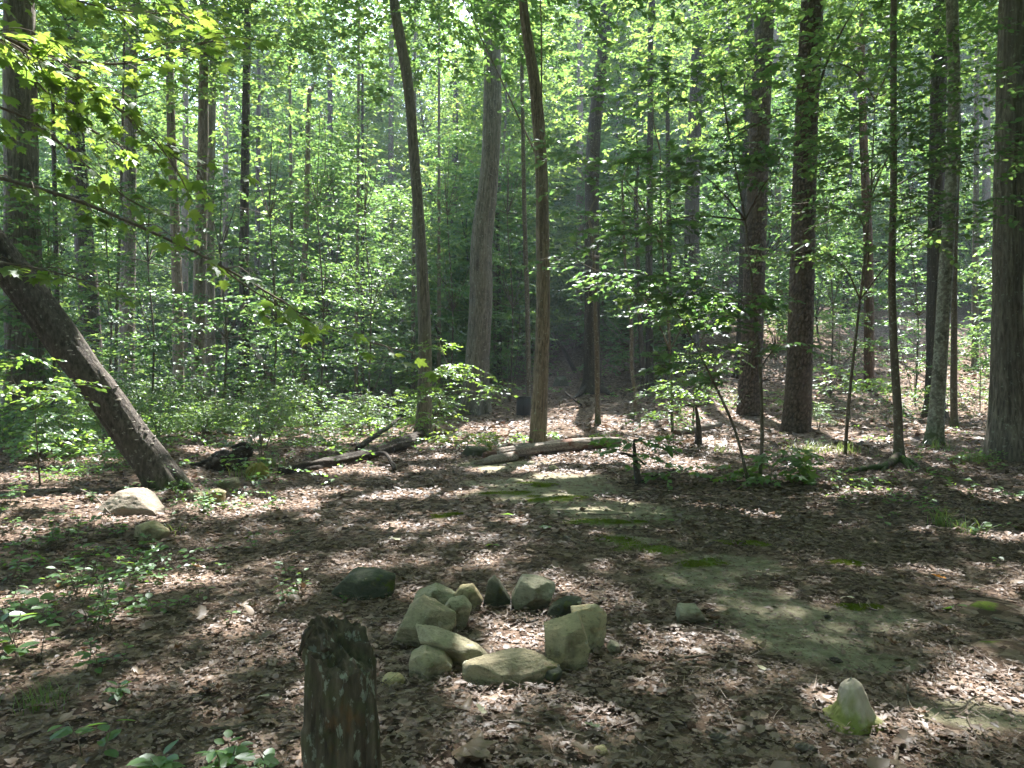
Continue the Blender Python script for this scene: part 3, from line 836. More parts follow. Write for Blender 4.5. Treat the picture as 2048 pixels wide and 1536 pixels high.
trunk('oak_tree', 'dark upright trunk with spreading roots at the foot of the slope', 'tree', [(1186, 792, 28), (1184, 660, 28), (1184, 500, 28), (1186, 300, 28), (1206, 100, 28), (1214, 0, 28)], [34, 30, 28, 26, 23, 22], M['bark_dark'], top=18, group=LG, seed=15, fl=0.8)
trunk('sapling_tree', 'thin straight stem in front of the dark rooted trunk', 'tree', [(1195, 850), (1194, 720), (1190, 600), (1186, 480)], [11, 10, 8, 7], M['bark_smooth'], 'smooth', top=6.5, seed=16, canopy=False)
trunk('sapling_tree', 'thin wavy stem left of the paired dark stems on the slope', 'tree', [(1262, 838), (1272, 795), (1264, 740), (1262, 640), (1250, 520), (1246, 400)], [10, 9, 8, 7, 6, 5], M['bark_smooth'], 'smooth', top=8, seed=17, canopy=False)
trunk('young_tree', 'left one of the paired dark stems below the slope', 'tree', [(1288, 806, 27), (1284, 720, 27), (1278, 600, 27), (1272, 400, 27)], [12, 11, 9, 8], M['bark_dark'], 'smooth', top=10, seed=18, canopy=False)
trunk('young_tree', 'right one of the paired dark stems below the slope', 'tree', [(1299, 806, 28), (1299, 700, 28), (1298, 560, 28), (1300, 300, 28), (1302, 0, 28)], [18, 15, 14, 12, 10], M['bark_dark'], 'smooth', top=14, seed=19)
trunk('oak_tree', 'dark trunk in shade between the centre and the two scaly pines', 'tree', [(1378, 770, 31), (1384, 600, 31), (1384, 420, 31), (1392, 200, 31), (1402, 0, 31)], [34, 29, 28, 26, 24], M['bark_dark'], top=18, group=LG, seed=20)
trunk('pine_tree', 'thin dark pine trunk close left of the rear scaly pine', 'tree', [(1476, 800, 29), (1482, 640, 29), (1490, 420, 29), (1496, 200, 29), (1498, 0, 29)], [16, 15, 16, 17, 17], M['bark_dark'], top=18, seed=21)
trunk('pine_tree', 'rear one of the two scaly pines, farther back and slimmer', 'tree', [(1498, 812, 23.5), (1504, 680, 23.5), (1510, 520, 23.5), (1518, 300, 23.5), (1530, 0, 23.5)], [48, 42, 40, 38, 34], M['bark_pine'], 'plates', top=14, group=LG, seed=22, fl=0.2, amp=0.032)
trunk('pine_tree', 'nearer scaly pine with big brown bark plates, right of centre', 'tree', [(1592, 864), (1598, 760), (1602, 620), (1606, 480), (1612, 260), (1624, 0)], [56, 49, 47, 45, 43, 40], M['bark_pine'], 'plates', top=14, group=LG, seed=23, fl=0.15, amp=0.034)
trunk('pine_tree', 'slim reddish trunk standing alone on the sunlit leafy slope', 'tree', [(1738, 748, 27), (1738, 620, 27), (1736, 480, 27), (1728, 300, 27), (1722, 90, 27)], [20, 18, 17, 15, 13], M['bark_reddish'], 'plates', top=15, seed=24, fl=0.1)
trunk('young_tree', 'slender brown stem on exposed mossy roots right of the near pine', 'tree', [(1796, 925), (1796, 840), (1788, 700), (1784, 560), (1787, 360), (1787, 160), (1788, 0)], [19, 16, 15, 14, 13, 12, 12], M['bark_smooth'], 'smooth', top=12, group=LG, seed=25, fl=0.9)
trunk('oak_tree', 'dark trunk directly behind the pale lichen-covered trunk', 'tree', [(1868, 828, 23), (1870, 680, 23), (1872, 480, 23), (1876, 240, 23), (1882, 0, 23)], [35, 31, 29, 28, 25], M['bark_dark'], top=17, group=LG, seed=26)
trunk('beech_tree', 'pale lichen-covered trunk leaning slightly right, between slender stem and right edge', 'tree', [(1869, 890), (1875, 800), (1884, 660), (1894, 500), (1904, 330), (1908, 160), (1904, 0)], [32, 27, 26, 25, 23, 22, 21], M['bark_pale'], 'smooth', top=14, group=LG, seed=27, fl=0.45, amp=0.006)
trunk('young_tree', 'narrow grey stem close right of the pale trunk', 'tree', [(1908, 830, 20), (1908, 700, 20), (1910, 500, 20), (1918, 250, 20)], [14, 12, 10, 8], M['bark_smooth'], 'smooth', top=10, seed=28, canopy=False)
trunk('oak_tree', 'stout ridged trunk at the right edge with a burl halfway up', 'tree', [(2016, 920), (2014, 800), (2014, 660), (2016, 520), (2021, 340), (2026, 150), (2030, 0)], [76, 58, 52, 51, 54, 54, 52], M['bark_oak'], top=17, group=LG, seed=29, fl=0.22)
# burl on the right-hand oak
bo = [o for o in bpy.data.objects if o.get('label', '').startswith('stout ridged')][0]
bm = bmesh.new(); bmesh.ops.create_icosphere(bm, subdivisions=4, radius=1.0)
bc = P(2036, 662, 12.3)
bv = np.array([v.co[:] for v in bm.verts]); bf = np.array([[v.index for v in f.verts] for f in bm.faces]); bm.free()
ICO4 = (bv, bf)
bb = bv * np.array([0.13, 0.14, 0.16]) * (1 + 0.3 * fbm(bv * 2.2, 4, 5))[:, None] + np.array(bc[:])
obj('burl', mesh_np('burl', bb, bf, M['bark_oak'], True, {'tone': np.clip(0.5 + fbm(bv * 6, 2, 8), 0, 1)}), bo)
# slim far stems that can be told apart
for k, (x, y0, d, w, lean, lab) in enumerate([
        (118, 800, 22, 11, -14, 'thin stem close left of the ridged dark trunk'), (230, 790, 21, 7, 20, 'thin slanting stem right of the ridged dark trunk'),
        (368, 770, 34, 16, 4, 'dim trunk behind the slim pale brown trunk'), (512, 780, 33, 12, 6, 'dim slim trunk right of the bending dark trunk'), (588, 800, 29, 9, -10, 'thin dark stem left of the slender sunlit stem'),
        (712, 812, 27, 8, 6, 'thin dark stem at the left end of the log bench'), (725, 790, 30, 8, 0, 'thin dark stem behind the log bench'), (826, 800, 30, 9, 4, 'short reddish stem left of the slim curving trunk'),
        (878, 800, 29, 8, 0, 'thin stem between slim curving trunk and massive centre trunk'), (1000, 748, 34, 10, -12, 'crooked dark stem just right of the massive trunk'),
        (1058, 800, 25.5, 11, -16, 'thin dark stem behind the black bin'), (1160, 700, 40, 17, 0, 'dim trunk left behind the dark rooted trunk'), (1340, 760, 30, 12, -6, 'dim stem left of the shaded trunk'), (1450, 720, 36, 14, 6, 'dim trunk left of the rear scaly pine'),
        (1560, 720, 36, 14, -8, 'dim trunk between the two scaly pines'), (1690, 640, 38, 11, 26, 'slanting stem on the sunlit slope'), (1950, 740, 30, 13, 4, 'dim stem behind, left of the right edge trunk'), (1972, 700, 38, 18, 2, 'far trunk left of the right edge trunk'),
        (660, 760, 38, 15, 0, 'far trunk in the woods right of the slender sunlit stem'), (780, 730, 42, 14, 3, 'far trunk left of the slim curving trunk'), (450, 760, 36, 13, 2, 'far trunk between the twin trunks and the bending trunk'), (905, 720, 44, 16, 8, 'far forked trunk left of the massive centre trunk')]):
    top_py = 0 if k % 3 else 120
    trunk('young_tree', lab, 'tree', [(x, y0, d), (x + lean * 0.2, y0 - 180, d), (x + lean * 0.6, y0 - 400, d), (x + lean, top_py, d)], [w, w * 0.9, w * 0.78, w * 0.6], M[['bark_dark', 'bark_smooth', 'bark_brown'][k % 3]], 'smooth', None, 'slim trunks among the undergrowth', near=False, seed=40 + k, fl=0.3, canopy=False)
# ------------------------------------------------------------------ trees added beside and over the clearing to shade it (trunks outside the picture)
def plain_trunk(x, y, hgt, r, mat, seed, name, label, group):
    z = h1(x, y)
    W = [Vector((x, y, z - 0.1))] + [Vector((x + 0.25 * math.sin(seed + k), y + 0.25 * math.cos(seed * 2 + k), z + hgt * (k + 1) / 5)) for k in range(5)]
    R = [r * 1.15] + [r * (1 - 0.75 * (k + 1) / 5) for k in range(5)]
    rt = root(name, (x, y, z), label, 'tree', group)
    V, Fc, t = tube_np([tuple(w) for w in W], R, 60, 18, flare(d_ridged(0.012, 16, 1.0, seed), 0.4, 0.3, 5, seed))
    obj('trunk', mesh_np(name + '_trunk', V, Fc, mat, True, {'tone': t}), rt)
    CANOPY.append((rt, W[-1], W, R, mat))
    return rt
for k, (x, y, hh, r) in enumerate([(-12.5, 10, 17, 0.25), (-13.5, 17, 18, 0.28), (12.5, 11.5, 18, 0.3), (14.8, 19.5, 17, 0.25), (-8.5, 4.5, 16, 0.22), (9.5, 5.0, 17, 0.26), (13.8, 15, 17, 0.24), (-15.5, 15, 16, 0.2), (-16.5, 22, 17, 0.25), (16.5, 23, 18, 0.26)]):
    plain_trunk(x, y, hh, r, M['bark_oak'], 60 + k, 'oak_tree', 'tall unseen tree added at the side of the clearing, its crown shaped to shade it', 'added shade trees beside the clearing')

# the closed canopy: twigs spread so that they shade the clearing, leaving open the gaps through which the sun falls
def canopy():
    n = 31000
    gx = rng.uniform(-15, 15, n); gy = rng.uniform(-10, 18.0, n)
    z = rng.uniform(9.5, 17.5, n)
    cl = fbm(P3(gx * 0.30, gy * 0.30, z * 0.35), 3, 77)
    keep = rng.uniform(0, 1, n) < (0.80 + 0.8 * cl) * (1 - 0.7 * sstep(13, 18, gy))
    gx, gy, z = gx[keep], gy[keep], z[keep]
    o = np.stack([gx + S.x / S.z * z, gy + S.y / S.z * z, z], -1)
    tops = np.array([[0.5 * (W[-1].x + W[len(W) // 2].x), 0.5 * (W[-1].y + W[len(W) // 2].y)] for (_, _, W, _, _) in CANOPY])
    dist = np.linalg.norm(o[:, None, :2] - tops[None], axis=2)
    own = np.argmin(dist, 1)
    hit = rng.uniform(0, 1, len(o)) < np.clip(1.9 - dist[np.arange(len(o)), own] / 9, 0.0, 1)
    for k, (rt, top, W, R, mat) in enumerate(CANOPY):
        w = (own == k) & hit
        oo = o[w]
        # its own crown around the top, so that every tree has one
        m = 90
        zz = rng.uniform(0.62, 1.05, m) * top.z
        a = rng.uniform(0, 6.283, m); rr = np.sqrt(rng.uniform(0.02, 1, m)) * 2.6
        own_o = np.stack([top.x + rr * np.cos(a), top.y + rr * np.sin(a), zz], -1)
        oo = np.concatenate([oo, own_o])
        ctr = np.array([top.x, top.y, 0])
        d = oo - ctr; d[:, 2] = 0; d = nrm(d + rng.normal(0, 1.2, d.shape) * np.array([1, 1, 0])); d[:, 2] = rng.normal(0.0, 0.25, len(d)); d = nrm(d)
        pos, yd, up, sz = sprays(oo, d, rng.uniform(0.55, 0.95, len(oo)), 10, 0.20, rng, 0.45)
        g = ~in_gap(pos)
        V, Fc = leaves_np(T_DIAMOND, pos[g], yd[g], up[g], sz[g])
        obj('crown', mesh_np('crown', V, Fc, M['leaf'], False), rt)
        # limbs reaching out into the crown
        sel = rng.choice(len(oo), min(7, len(oo)), replace=False)
        for q in sel:
            e = Vector(oo[q])
            f = rng.uniform(0.55, 0.95)
            idx = max(1, int(f * (len(W) - 1)))
            a0 = W[idx]
            if e.z < a0.z - 1.5 or (e - a0).length > 5.5: continue
            inview = a0.z < 0.5 * a0.y + 1.5
            if inview and rng.uniform() < 0.7: continue
            branch(rt, a0, e, max(R[idx] * (0.16 if inview else 0.28), 0.012), 0.007, mat, -0.12)
canopy()

# ------------------------------------------------------------------ saplings and shrubs with layered leaf sprays
def foliage(parent, clouds, T, size, nleaf, mat, length=0.55, jit=0.4, gaps=True, name='foliage', twig_r=0.004, twigs=True, droop=0.2, r=rng):
    """clouds: (centre, (rx, ry, rz), twig count)"""
    O, D, Lh = [], [], []
    for (c, rad, n) in clouds:
        u = nrm(r.normal(0, 1, (n, 3))) * (r.uniform(0, 1, (n, 1)) ** (1 / 2.5))
        o = np.array(c[:]) + u * np.array(rad)
        d = u.copy(); d[:, 2] = 0; d = nrm(d + r.normal(0, 0.7, d.shape) * np.array([1, 1, 0])); d[:, 2] = r.normal(0.02, 0.16, n); d = nrm(d)
        O.append(o); D.append(d); Lh.append(r.uniform(0.6, 1.2, n) * length)
    O = np.concatenate(O); D = np.concatenate(D); Lh = np.concatenate(Lh)
    gz = H(O[:, 0], O[:, 1])
    O[:, 2] = np.maximum(O[:, 2], gz + 0.08)
    pos, yd, up, sz = sprays(O, D, Lh, nleaf, size, r, jit, droop)
    k = pos[:, 2] > H(pos[:, 0], pos[:, 1]) + 0.02
    if gaps:
        k &= ~(in_gap(pos, 0.0) & (pos[:, 2] > 3.6))
    V, Fc = leaves_np(T, pos[k], yd[k], up[k], sz[k])
    f = obj(name, mesh_np(name, V, Fc, mat, False), parent)
    if twigs:
        V, Fc = twigs_np(O, D, Lh, twig_r, droop)
        t = obj('twigs', mesh_np('twigs', V, Fc, M['twig'], False, {'tone': np.ones(len(V)) * 0.8}), parent)
        t['kind'] = 'stuff'
    return f

def sapling(name, label, cat, stem, rad, clouds, T=T_OVAL, size=0.11, nleaf=9, mat=None, length=0.55, group=None, jit=0.4, bark='bark_smooth', limb=True, **kw):
    """stem: world points from the base up"""
    stem = [Vector(s) for s in stem]
    stem[0].z = h1(stem[0].x, stem[0].y)
    rt = root(name, stem[0].copy(), label, cat, group)
    W = [stem[0] + Vector((0, 0, -0.05))] + stem
    R = [rad] + [rad * (1 - 0.75 * k / max(1, len(stem) - 1)) for k in range(len(stem))]
    V, Fc, t = tube_np([tuple(w) for w in W], R, max(14, int(sum((W[k + 1] - W[k]).length for k in range(len(W) - 1)) / 0.12)), 8, d_smooth(rad * 0.12, len(bpy.data.objects) % 90))
    obj('stem', mesh_np('stem', V, Fc, M[bark], True, {'tone': t}), rt)
    if limb:
        for (c, rd, n) in clouds:
            c = Vector(c)
            a = min(stem, key=lambda s: (s - c).length + (3 if s.z > c.z + 0.3 else 0))
            if (a - c).length > 0.15:
                branch(rt, a, c, rad * 0.45, rad * 0.15, M[bark], -0.1)
    foliage(rt, clouds, T, size, nleaf, mat or M['leaf_mid'], length, jit, **kw)
    return rt

def W_(*pts):
    return [P(*p) for p in pts]

# right of centre: the sapling group in front of the near pine, its layered leaves hanging before the dark trunks
sapling('maple_sapling', 'leafy sapling with a thin upright stem in front of the near pine', 'sapling',
        W_((1520, 962, 10.0), (1524, 860, 10.0), (1520, 740, 10.0), (1508, 620, 10.0), (1490, 440, 10.0), (1460, 280, 10.0), (1440, 150, 10)), 0.028,
        [(P(1460, 600, 9.6), (0.75, 0.5, 0.10), 34), (P(1560, 690, 9.8), (0.45, 0.4, 0.06), 9), (P(1420, 650, 9.8), (0.5, 0.4, 0.10), 14), (P(1380, 330, 9.6), (1.0, 0.8, 0.26), 52),
         (P(1280, 460, 9.2), (0.9, 0.8, 0.26), 46), (P(1560, 330, 9.6), (0.8, 0.7, 0.25), 38), (P(1420, 150, 9.8), (1.0, 0.8, 0.32), 44), (P(1330, 560, 9.4), (0.7, 0.6, 0.10), 16), (P(1600, 220, 9.8), (0.8, 0.7, 0.2), 16)], T_MAPLE_LO, 0.10, 9, length=0.5, jit=0.35)
sapling('maple_sapling', 'leafy sapling whose thin stem slants left from the maple seedling clump', 'sapling',
        W_((1497, 960, 9.9), (1470, 860, 9.9), (1425, 760, 9.8), (1385, 680, 9.8), (1350, 620, 9.7), (1300, 560, 9.6)), 0.022,
        [(P(1400, 620, 9.7), (0.5, 0.4, 0.06), 14), (P(1380, 720, 9.6), (0.35, 0.35, 0.08), 10), (P(1300, 590, 9.5), (0.5, 0.4, 0.10), 14), (P(1440, 760, 10.6), (0.5, 0.4, 0.15), 14)], T_MAPLE_LO, 0.10, 9, length=0.45)
sapling('beech_sapling', 'understory beech spreading flat sprays before the slender and pale trunks', 'sapling',
        W_((1690, 905, 13.5), (1700, 780, 13.4), (1720, 600, 13.2), (1740, 400, 13.0), (1750, 200, 12.8)), 0.035,
        [(P(1700, 400, 11.5), (1.3, 1.0, 0.30), 80), (P(1820, 300, 11.0), (1.3, 1.0, 0.35), 80), (P(1900, 440, 10.6), (0.9, 0.9, 0.28), 44), (P(1720, 230, 11.0), (1.2, 1.0, 0.4), 70), (P(1640, 500, 11.6), (0.9, 0.8, 0.2), 30), (P(1900, 180, 11.0), (1.2, 1.0, 0.4), 60), (P(1990, 300, 10.0), (0.8, 0.8, 0.4), 40), (P(1780, 100, 11.0), (1.4, 1.0, 0.4), 60), (P(1650, 120, 11.0), (1.0, 1.0, 0.4), 40)], T_OVAL, 0.095, 10, length=0.6)
sapling('beech_sapling', 'leafy young beech drooping in front of the shaded dark trunk', 'sapling',
        W_((1345, 830, 18), (1340, 700, 18), (1325, 500, 17.8), (1320, 300, 17.6)), 0.04,
        [(P(1180, 300, 13), (1.0, 0.9, 0.15), 24), (P(1240, 360, 13), (1.2, 1.0, 0.3), 40), (P(1330, 420, 14), (1.3, 1.0, 0.4), 40), (P(1250, 560, 15), (1.0, 0.9, 0.25), 30), (P(1330, 620, 15), (1.0, 0.9, 0.3), 30), (P(1150, 520, 14.5), (0.7, 0.8, 0.2), 18), (P(1430, 520, 16), (1.1, 1.0, 0.3), 30), (P(1320, 180, 15), (1.5, 1.2, 0.6), 46)], T_OVAL, 0.11, 10, length=0.6)
sapling('seedling_tree', 'small dark bushy tree on a short stem at the right end of the log', 'sapling',
        W_((1277, 965, 10.0), (1270, 915, 10.0), (1268, 880, 10.0)), 0.05,
        [(P(1290, 885, 10.0), (0.42, 0.35, 0.12), 15), (P(1235, 905, 9.9), (0.2, 0.2, 0.1), 6), (P(1350, 940, 10.0), (0.3, 0.3, 0.1), 8), (P(1290, 930, 10.1), (0.2, 0.2, 0.2), 6)], T_OVAL, 0.11, 7, length=0.34, bark='bark_dark', mat=M['leaf_low'])
sapling('maple_seedling', 'spreading clump of low dark maple leaves at the base of the thin slanting stems', 'shrub',
        W_((1540, 965, 9.9), (1545, 930, 9.9)), 0.012,
        [(P(1570, 925, 9.8), (0.42, 0.4, 0.12), 18), (P(1480, 945, 9.9), (0.45, 0.35, 0.07), 11), (P(1550, 955, 9.7), (0.4, 0.3, 0.06), 9), (P(1590, 905, 10.2), (0.25, 0.25, 0.1), 7)], T_MAPLE_LO, 0.12, 6, length=0.3, limb=False, mat=M['leaf_low'])
sapling('shrub', 'pale sunlit shrub left of the slanting stems, in front of the slope', 'shrub',
        W_((1385, 850, 18), (1390, 780, 18), (1400, 700, 18)), 0.03,
        [(P(1370, 780, 17.5), (1.0, 0.7, 0.35), 60), (P(1330, 830, 17.0), (0.8, 0.6, 0.25), 40), (P(1430, 720, 18), (0.8, 0.6, 0.5), 44), (P(1420, 640, 18), (0.7, 0.6, 0.3), 26)], T_DIAMOND, 0.10, 9, length=0.45, mat=M['leaf_low'])
sapling('shrub', 'bright yellow-green low shrub between slim curving trunk and fallen log', 'shrub',
        W_((935, 893, 14.6), (936, 870, 14.6)), 0.012,
        [(P(930, 872, 14.6), (0.55, 0.4, 0.12), 44), (P(970, 880, 14.3), (0.3, 0.3, 0.1), 16)], T_DIAMOND, 0.09, 8, length=0.3, mat=M['leaf_maple'], limb=False)
sapling('shrub', 'arching shrub with pale leaves before the massive centre trunk', 'shrub',
        W_((868, 868, 17), (880, 800, 16.8), (900, 740, 16.6)), 0.02,
        [(P(900, 740, 16.5), (0.9, 0.6, 0.22), 50), (P(860, 790, 16.6), (0.7, 0.5, 0.3), 36), (P(960, 780, 16.4), (0.5, 0.5, 0.3), 26), (P(820, 840, 16.5), (0.8, 0.5, 0.25), 36), (P(880, 690, 17), (0.4, 0.4, 0.15), 14)], T_DIAMOND, 0.095, 9, length=0.45, mat=M['leaf_low'])
sapling('shrub', 'leafy seedling beside the slim ridged trunk behind the log', 'shrub', W_((1030, 888, 15), (1030, 870, 15)), 0.01,
        [(P(1028, 875, 15), (0.25, 0.25, 0.1), 12), (P(1110, 868, 15.3), (0.2, 0.2, 0.1), 8), (P(1200, 872, 15), (0.22, 0.2, 0.08), 8)], T_DIAMOND, 0.09, 7, length=0.25, mat=M['leaf_low'], limb=False)
sapling('shrub', 'low green shrub on the sunlit slope right of the near pine', 'shrub', W_((1700, 800, 22), (1700, 770, 22)), 0.015,
        [(P(1690, 770, 21), (1.0, 0.8, 0.2), 40), (P(1750, 770, 21), (1.0, 0.8, 0.25), 40), (P(1660, 740, 21.5), (0.7, 0.6, 0.2), 26), (P(1830, 780, 22), (0.8, 0.7, 0.2), 26)], T_DIAMOND, 0.12, 8, length=0.4, mat=M['leaf_low'], limb=False)
sapling('shrub', 'leafy shrub behind the right edge trunk, on the slope', 'shrub', W_((1960, 760, 24), (1962, 650, 24)), 0.02,
        [(P(1960, 690, 23), (1.1, 0.8, 0.8), 70), (P(1950, 560, 24), (1.2, 0.9, 0.5), 50), (P(1880, 740, 23), (0.8, 0.6, 0.3), 26)], T_DIAMOND, 0.13, 9, length=0.5, mat=M['leaf_mid'])

# left side
sapling('shrub', 'sunlit shrub with small pale leaves in front of the broad far-left trunk', 'shrub',
        W_((80, 965, 8.6), (75, 900, 8.4), (70, 820, 8.0)), 0.012,
        [(P(60, 770, 7.6), (0.55, 0.4, 0.10), 34), (P(20, 720, 7.2), (0.4, 0.35, 0.12), 20), (P(110, 790, 7.8), (0.25, 0.25, 0.06), 12)], T_OVAL, 0.06, 9, length=0.3, mat=M['leaf_low'])
sapling('shrub', 'leafy undergrowth bush beneath the leaning tree', 'shrub',
        W_((150, 925, 11), (152, 890, 11)), 0.012,
        [(P(150, 880, 11), (0.8, 0.6, 0.2), 50), (P(60, 890, 11), (0.6, 0.5, 0.18), 34), (P(210, 900, 10.5), (0.4, 0.4, 0.14), 22), (P(110, 830, 11.8), (0.6, 0.5, 0.25), 34)], T_DIAMOND, 0.09, 9, length=0.36, mat=M['leaf_low'], limb=False)
for k, (px, d, hgt, sp, lab) in enumerate([
        (100, 17, 5.5, 1.6, 'understory maple left of the ridged dark trunk'), (215, 20, 7.5, 1.9, 'understory tree between the ridged and the straight grey trunk'), (300, 19, 6.0, 1.7, 'understory tree right of the straight grey trunk'),
        (445, 19.5, 6.5, 1.8, 'understory tree right of the two close trunks'), (545, 20, 8.0, 2.0, 'bushy understory tree right of the bending dark trunk'), (640, 22, 9.0, 2.1, 'tall leafy understory tree right of the slender sunlit stem'),
        (735, 23, 9.0, 2.0, 'dense understory tree left of the slim curving trunk'), (900, 27, 10.0, 2.0, 'understory tree between the slim curving trunk and the massive trunk'), (1020, 27.5, 10.0, 2.0, 'understory tree between massive trunk and slim ridged trunk'),
        (-60, 15, 6.0, 1.8, 'understory tree at the left edge'), (1660, 26, 9.0, 2.0, 'understory tree right of the near pine on the slope'), (1830, 25, 8.5, 1.9, 'understory tree behind the slender stem on roots'), (2070, 20, 8.0, 1.9, 'understory tree at the right edge behind the stout trunk')]):
    b = G(px, 815 if d < 24 else 800); x = (px - CX) / F * d
    st = [Vector((x, d, 0)), Vector((x + 0.1, d, hgt * 0.35)), Vector((x - 0.1, d + 0.1, hgt * 0.7)), Vector((x, d, hgt))]
    z0 = h1(x, d)
    for s in st: s.z += z0
    cl = []
    nc = int(9 + hgt * 1.6)
    for q in range(nc):
        zz = z0 + hgt * (0.16 + 0.86 * (q + 0.5) / nc)
        a = q * 2.4 + k; rr = sp * (1.05 - 0.5 * abs(2 * (q + .5) / nc - 0.8)) * random.uniform(0.35, 0.8)
        cl.append((Vector((x + rr * math.cos(a), d + rr * math.sin(a), zz)), (0.75 * sp * 0.5, 0.75 * sp * 0.5, 0.22), 20))
    sapling('understory_tree', lab, 'tree', st, 0.035, cl, T_DIAMOND, 0.125, 10, M['leaf_mid'], 0.55, 'understory trees under the canopy', 0.45, twigs=False)

# ------------------------------------------------------------------ maple boughs hanging in from the left, leaf by leaf
mz = h1(-3.9, 2.9)
mt = root('maple_tree', (-3.9, 2.9, mz), 'maple whose leafy boughs hang into the picture at upper left', 'tree')
V, Fc, t = tube_np([(-3.9, 2.9, mz - .1), (-3.85, 2.95, 1.2), (-3.8, 3.0, 2.6), (-3.9, 3.05, 4.2), (-3.85, 3.1, 6.5)], [0.09, 0.08, 0.07, 0.055, 0.02], 60, 14, d_smooth(0.004, 3))
obj('trunk', mesh_np('maple_trunk', V, Fc, M['bark_smooth'], True, {'tone': t}), mt)
leaf_meshes = []
for k, (cx_, ct) in enumerate([(0.30, 0), (0.55, 1), (0.12, 2)]):
    v = T_MAPLE[0].copy(); v[:, 2] = v[:, 2] / 0.30 * cx_ + 0.03 * np.sin(v[:, 0] * 9 + k)
    # leaf stalk
    st_v = np.array([[-0.008, 0.08, 0.0], [0.008, 0.08, 0.0], [0.0, -0.45, 0.05]])
    vv = np.concatenate([v, st_v]); ff = np.concatenate([T_MAPLE[1], [[len(v), len(v) + 1, len(v) + 2]]])
    leaf_meshes.append(mesh_np('maple_leaf', vv, ff, M['leaf_maple'], False))
MAPLE_N = [0]; MAPLE_REST = []
def maple_leaf(pos, yd, up, size, parent):
    if random.random() > 0.38 or MAPLE_N[0] >= 300:
        MAPLE_REST.append((tuple(pos), tuple(yd), tuple(up), size))
        return
    Y = Vector(yd).normalized(); X = Y.cross(Vector(up)).normalized(); Z = X.cross(Y)
    o = bpy.data.objects.new('leaf', random.choice(leaf_meshes))
    col.objects.link(o)
    mat = Matrix(((X.x, Y.x, Z.x, 0), (X.y, Y.y, Z.y, 0), (X.z, Y.z, Z.z, 0), (0, 0, 0, 1)))
    o.parent = parent
    o.matrix_basis = Matrix.Translation(Vector(pos)) @ mat @ Matrix.Diagonal((size, size, size, 1))
    MAPLE_N[0] += 1
def bough(pts, r0, r1, twig_n, size, side_len, up0=0.0, start=0.15):
    """a bough with side twigs, two to four leaves at each"""
    W = [tuple(P(*p)) for p in pts]
    n = 40
    V, Fc, t = tube_np(W, list(np.linspace(r0, r1, len(W))), n, 8, d_smooth(r0 * 0.2, len(pts)))
    bo_ = obj('branch', mesh_np('bough', V, Fc, M['twig'], True, {'tone': t}), mt)
    C = catmull(np.array(W), 60)
    for k in range(twig_n):
        t_ = start + (1 - start) * (k + random.random() * 0.6) / twig_n
        i = min(58, int(t_ * 59))
        p = Vector(C[i]); tg = (Vector(C[i + 1]) - p).normalized()
        perp = Vector((-tg.y, tg.x, 0)).normalized() * (1 if k % 2 else -1)
        d = (tg * random.uniform(0.4, 0.9) + perp * random.uniform(0.4, 1.0) + Vector((0, 0, random.uniform(-0.30, 0.22)))).normalized()
        ln = side_len * random.uniform(0.45, 1.25)
        e = p + d * ln + Vector((0, 0, -0.12 * ln))
        V, Fc, t2 = tube_np([tuple(p), tuple((p + e) / 2 + Vector((0, 0, 0.03))), tuple(e)], [max(r1, 0.003), 0.0025, 0.0015], 8, 5)
        tw = bpy.data.objects.new('twig', mesh_np('maple_twig', V, Fc, M['twig'], True, {'tone': t2 * 0.7}))
        col.objects.link(tw); tw.parent = bo_
        for q in range(random.choice([3, 4, 5])):
            f = 1.0 if q == 0 else random.uniform(0.25, 1.0)
            pos = p.lerp(e, f)
            sd = Vector((-d.y, d.x, 0)) * (random.uniform(0.3, 1.2) * random.choice([-1, 1]) if q else 0.1)
            yd = (d * random.uniform(0.5, 1) + sd + Vector((random.uniform(-.2, .2), random.uniform(-.2, .2), random.uniform(-0.55, 0.05)))).normalized()
            up = Vector((random.gauss(0, 0.38), random.gauss(0, 0.38), 1))
            maple_leaf(pos + yd * size * 0.4, yd, up, size * random.uniform(0.65, 1.2), bo_)
bough([(-560, 250, 3.2), (-250, 300, 3.3), (0, 356, 3.4), (150, 400, 3.5), (300, 462, 3.65), (430, 525, 3.8), (560, 600, 3.95), (620, 640, 4.0)], 0.011, 0.004, 14, 0.080, 0.22, start=0.36)
bough([(-560, 0, 3.2), (-250, 30, 3.4), (0, 75, 3.6), (110, 115, 3.7), (230, 128, 3.8), (330, 110, 3.9), (430, 80, 4.0)], 0.011, 0.003, 34, 0.078, 0.32, start=0.33)
bough([(-500, -60, 3.2), (-250, 20, 3.4), (0, 72, 3.55), (100, 130, 3.7), (220, 205, 3.8), (330, 300, 3.9), (400, 345, 4.0)], 0.011, 0.003, 34, 0.078, 0.32, start=0.33)
bough([(-500, 60, 3.4), (-200, 70, 3.7), (0, 90, 3.9), (70, 160, 4.0), (150, 240, 4.1), (240, 290, 4.2)], 0.009, 0.003, 24, 0.078, 0.30, start=0.38)
bough([(-500, -120, 3.6), (-150, -100, 4.0), (80, -20, 4.4), (240, 20, 4.7), (400, 30, 4.9)], 0.010, 0.003, 32, 0.085, 0.36, start=0.33)
bough([(-500, 100, 4.0), (-150, 180, 4.2), (40, 230, 4.4), (160, 320, 4.6), (260, 400, 4.8), (330, 430, 4.9)], 0.009, 0.003, 24, 0.08, 0.34, start=0.36)
bough([(430, 525, 3.8), (520, 590, 4.2), (640, 650, 4.5), (760, 690, 4.7), (830, 705, 4.75)], 0.005, 0.003, 8, 0.09, 0.22, start=0.25)
bough([(-500, 420, 3.0), (-200, 470, 3.1), (-20, 520, 3.2), (90, 540, 3.3), (200, 570, 3.4)], 0.008, 0.003, 8, 0.075, 0.2, start=0.5)
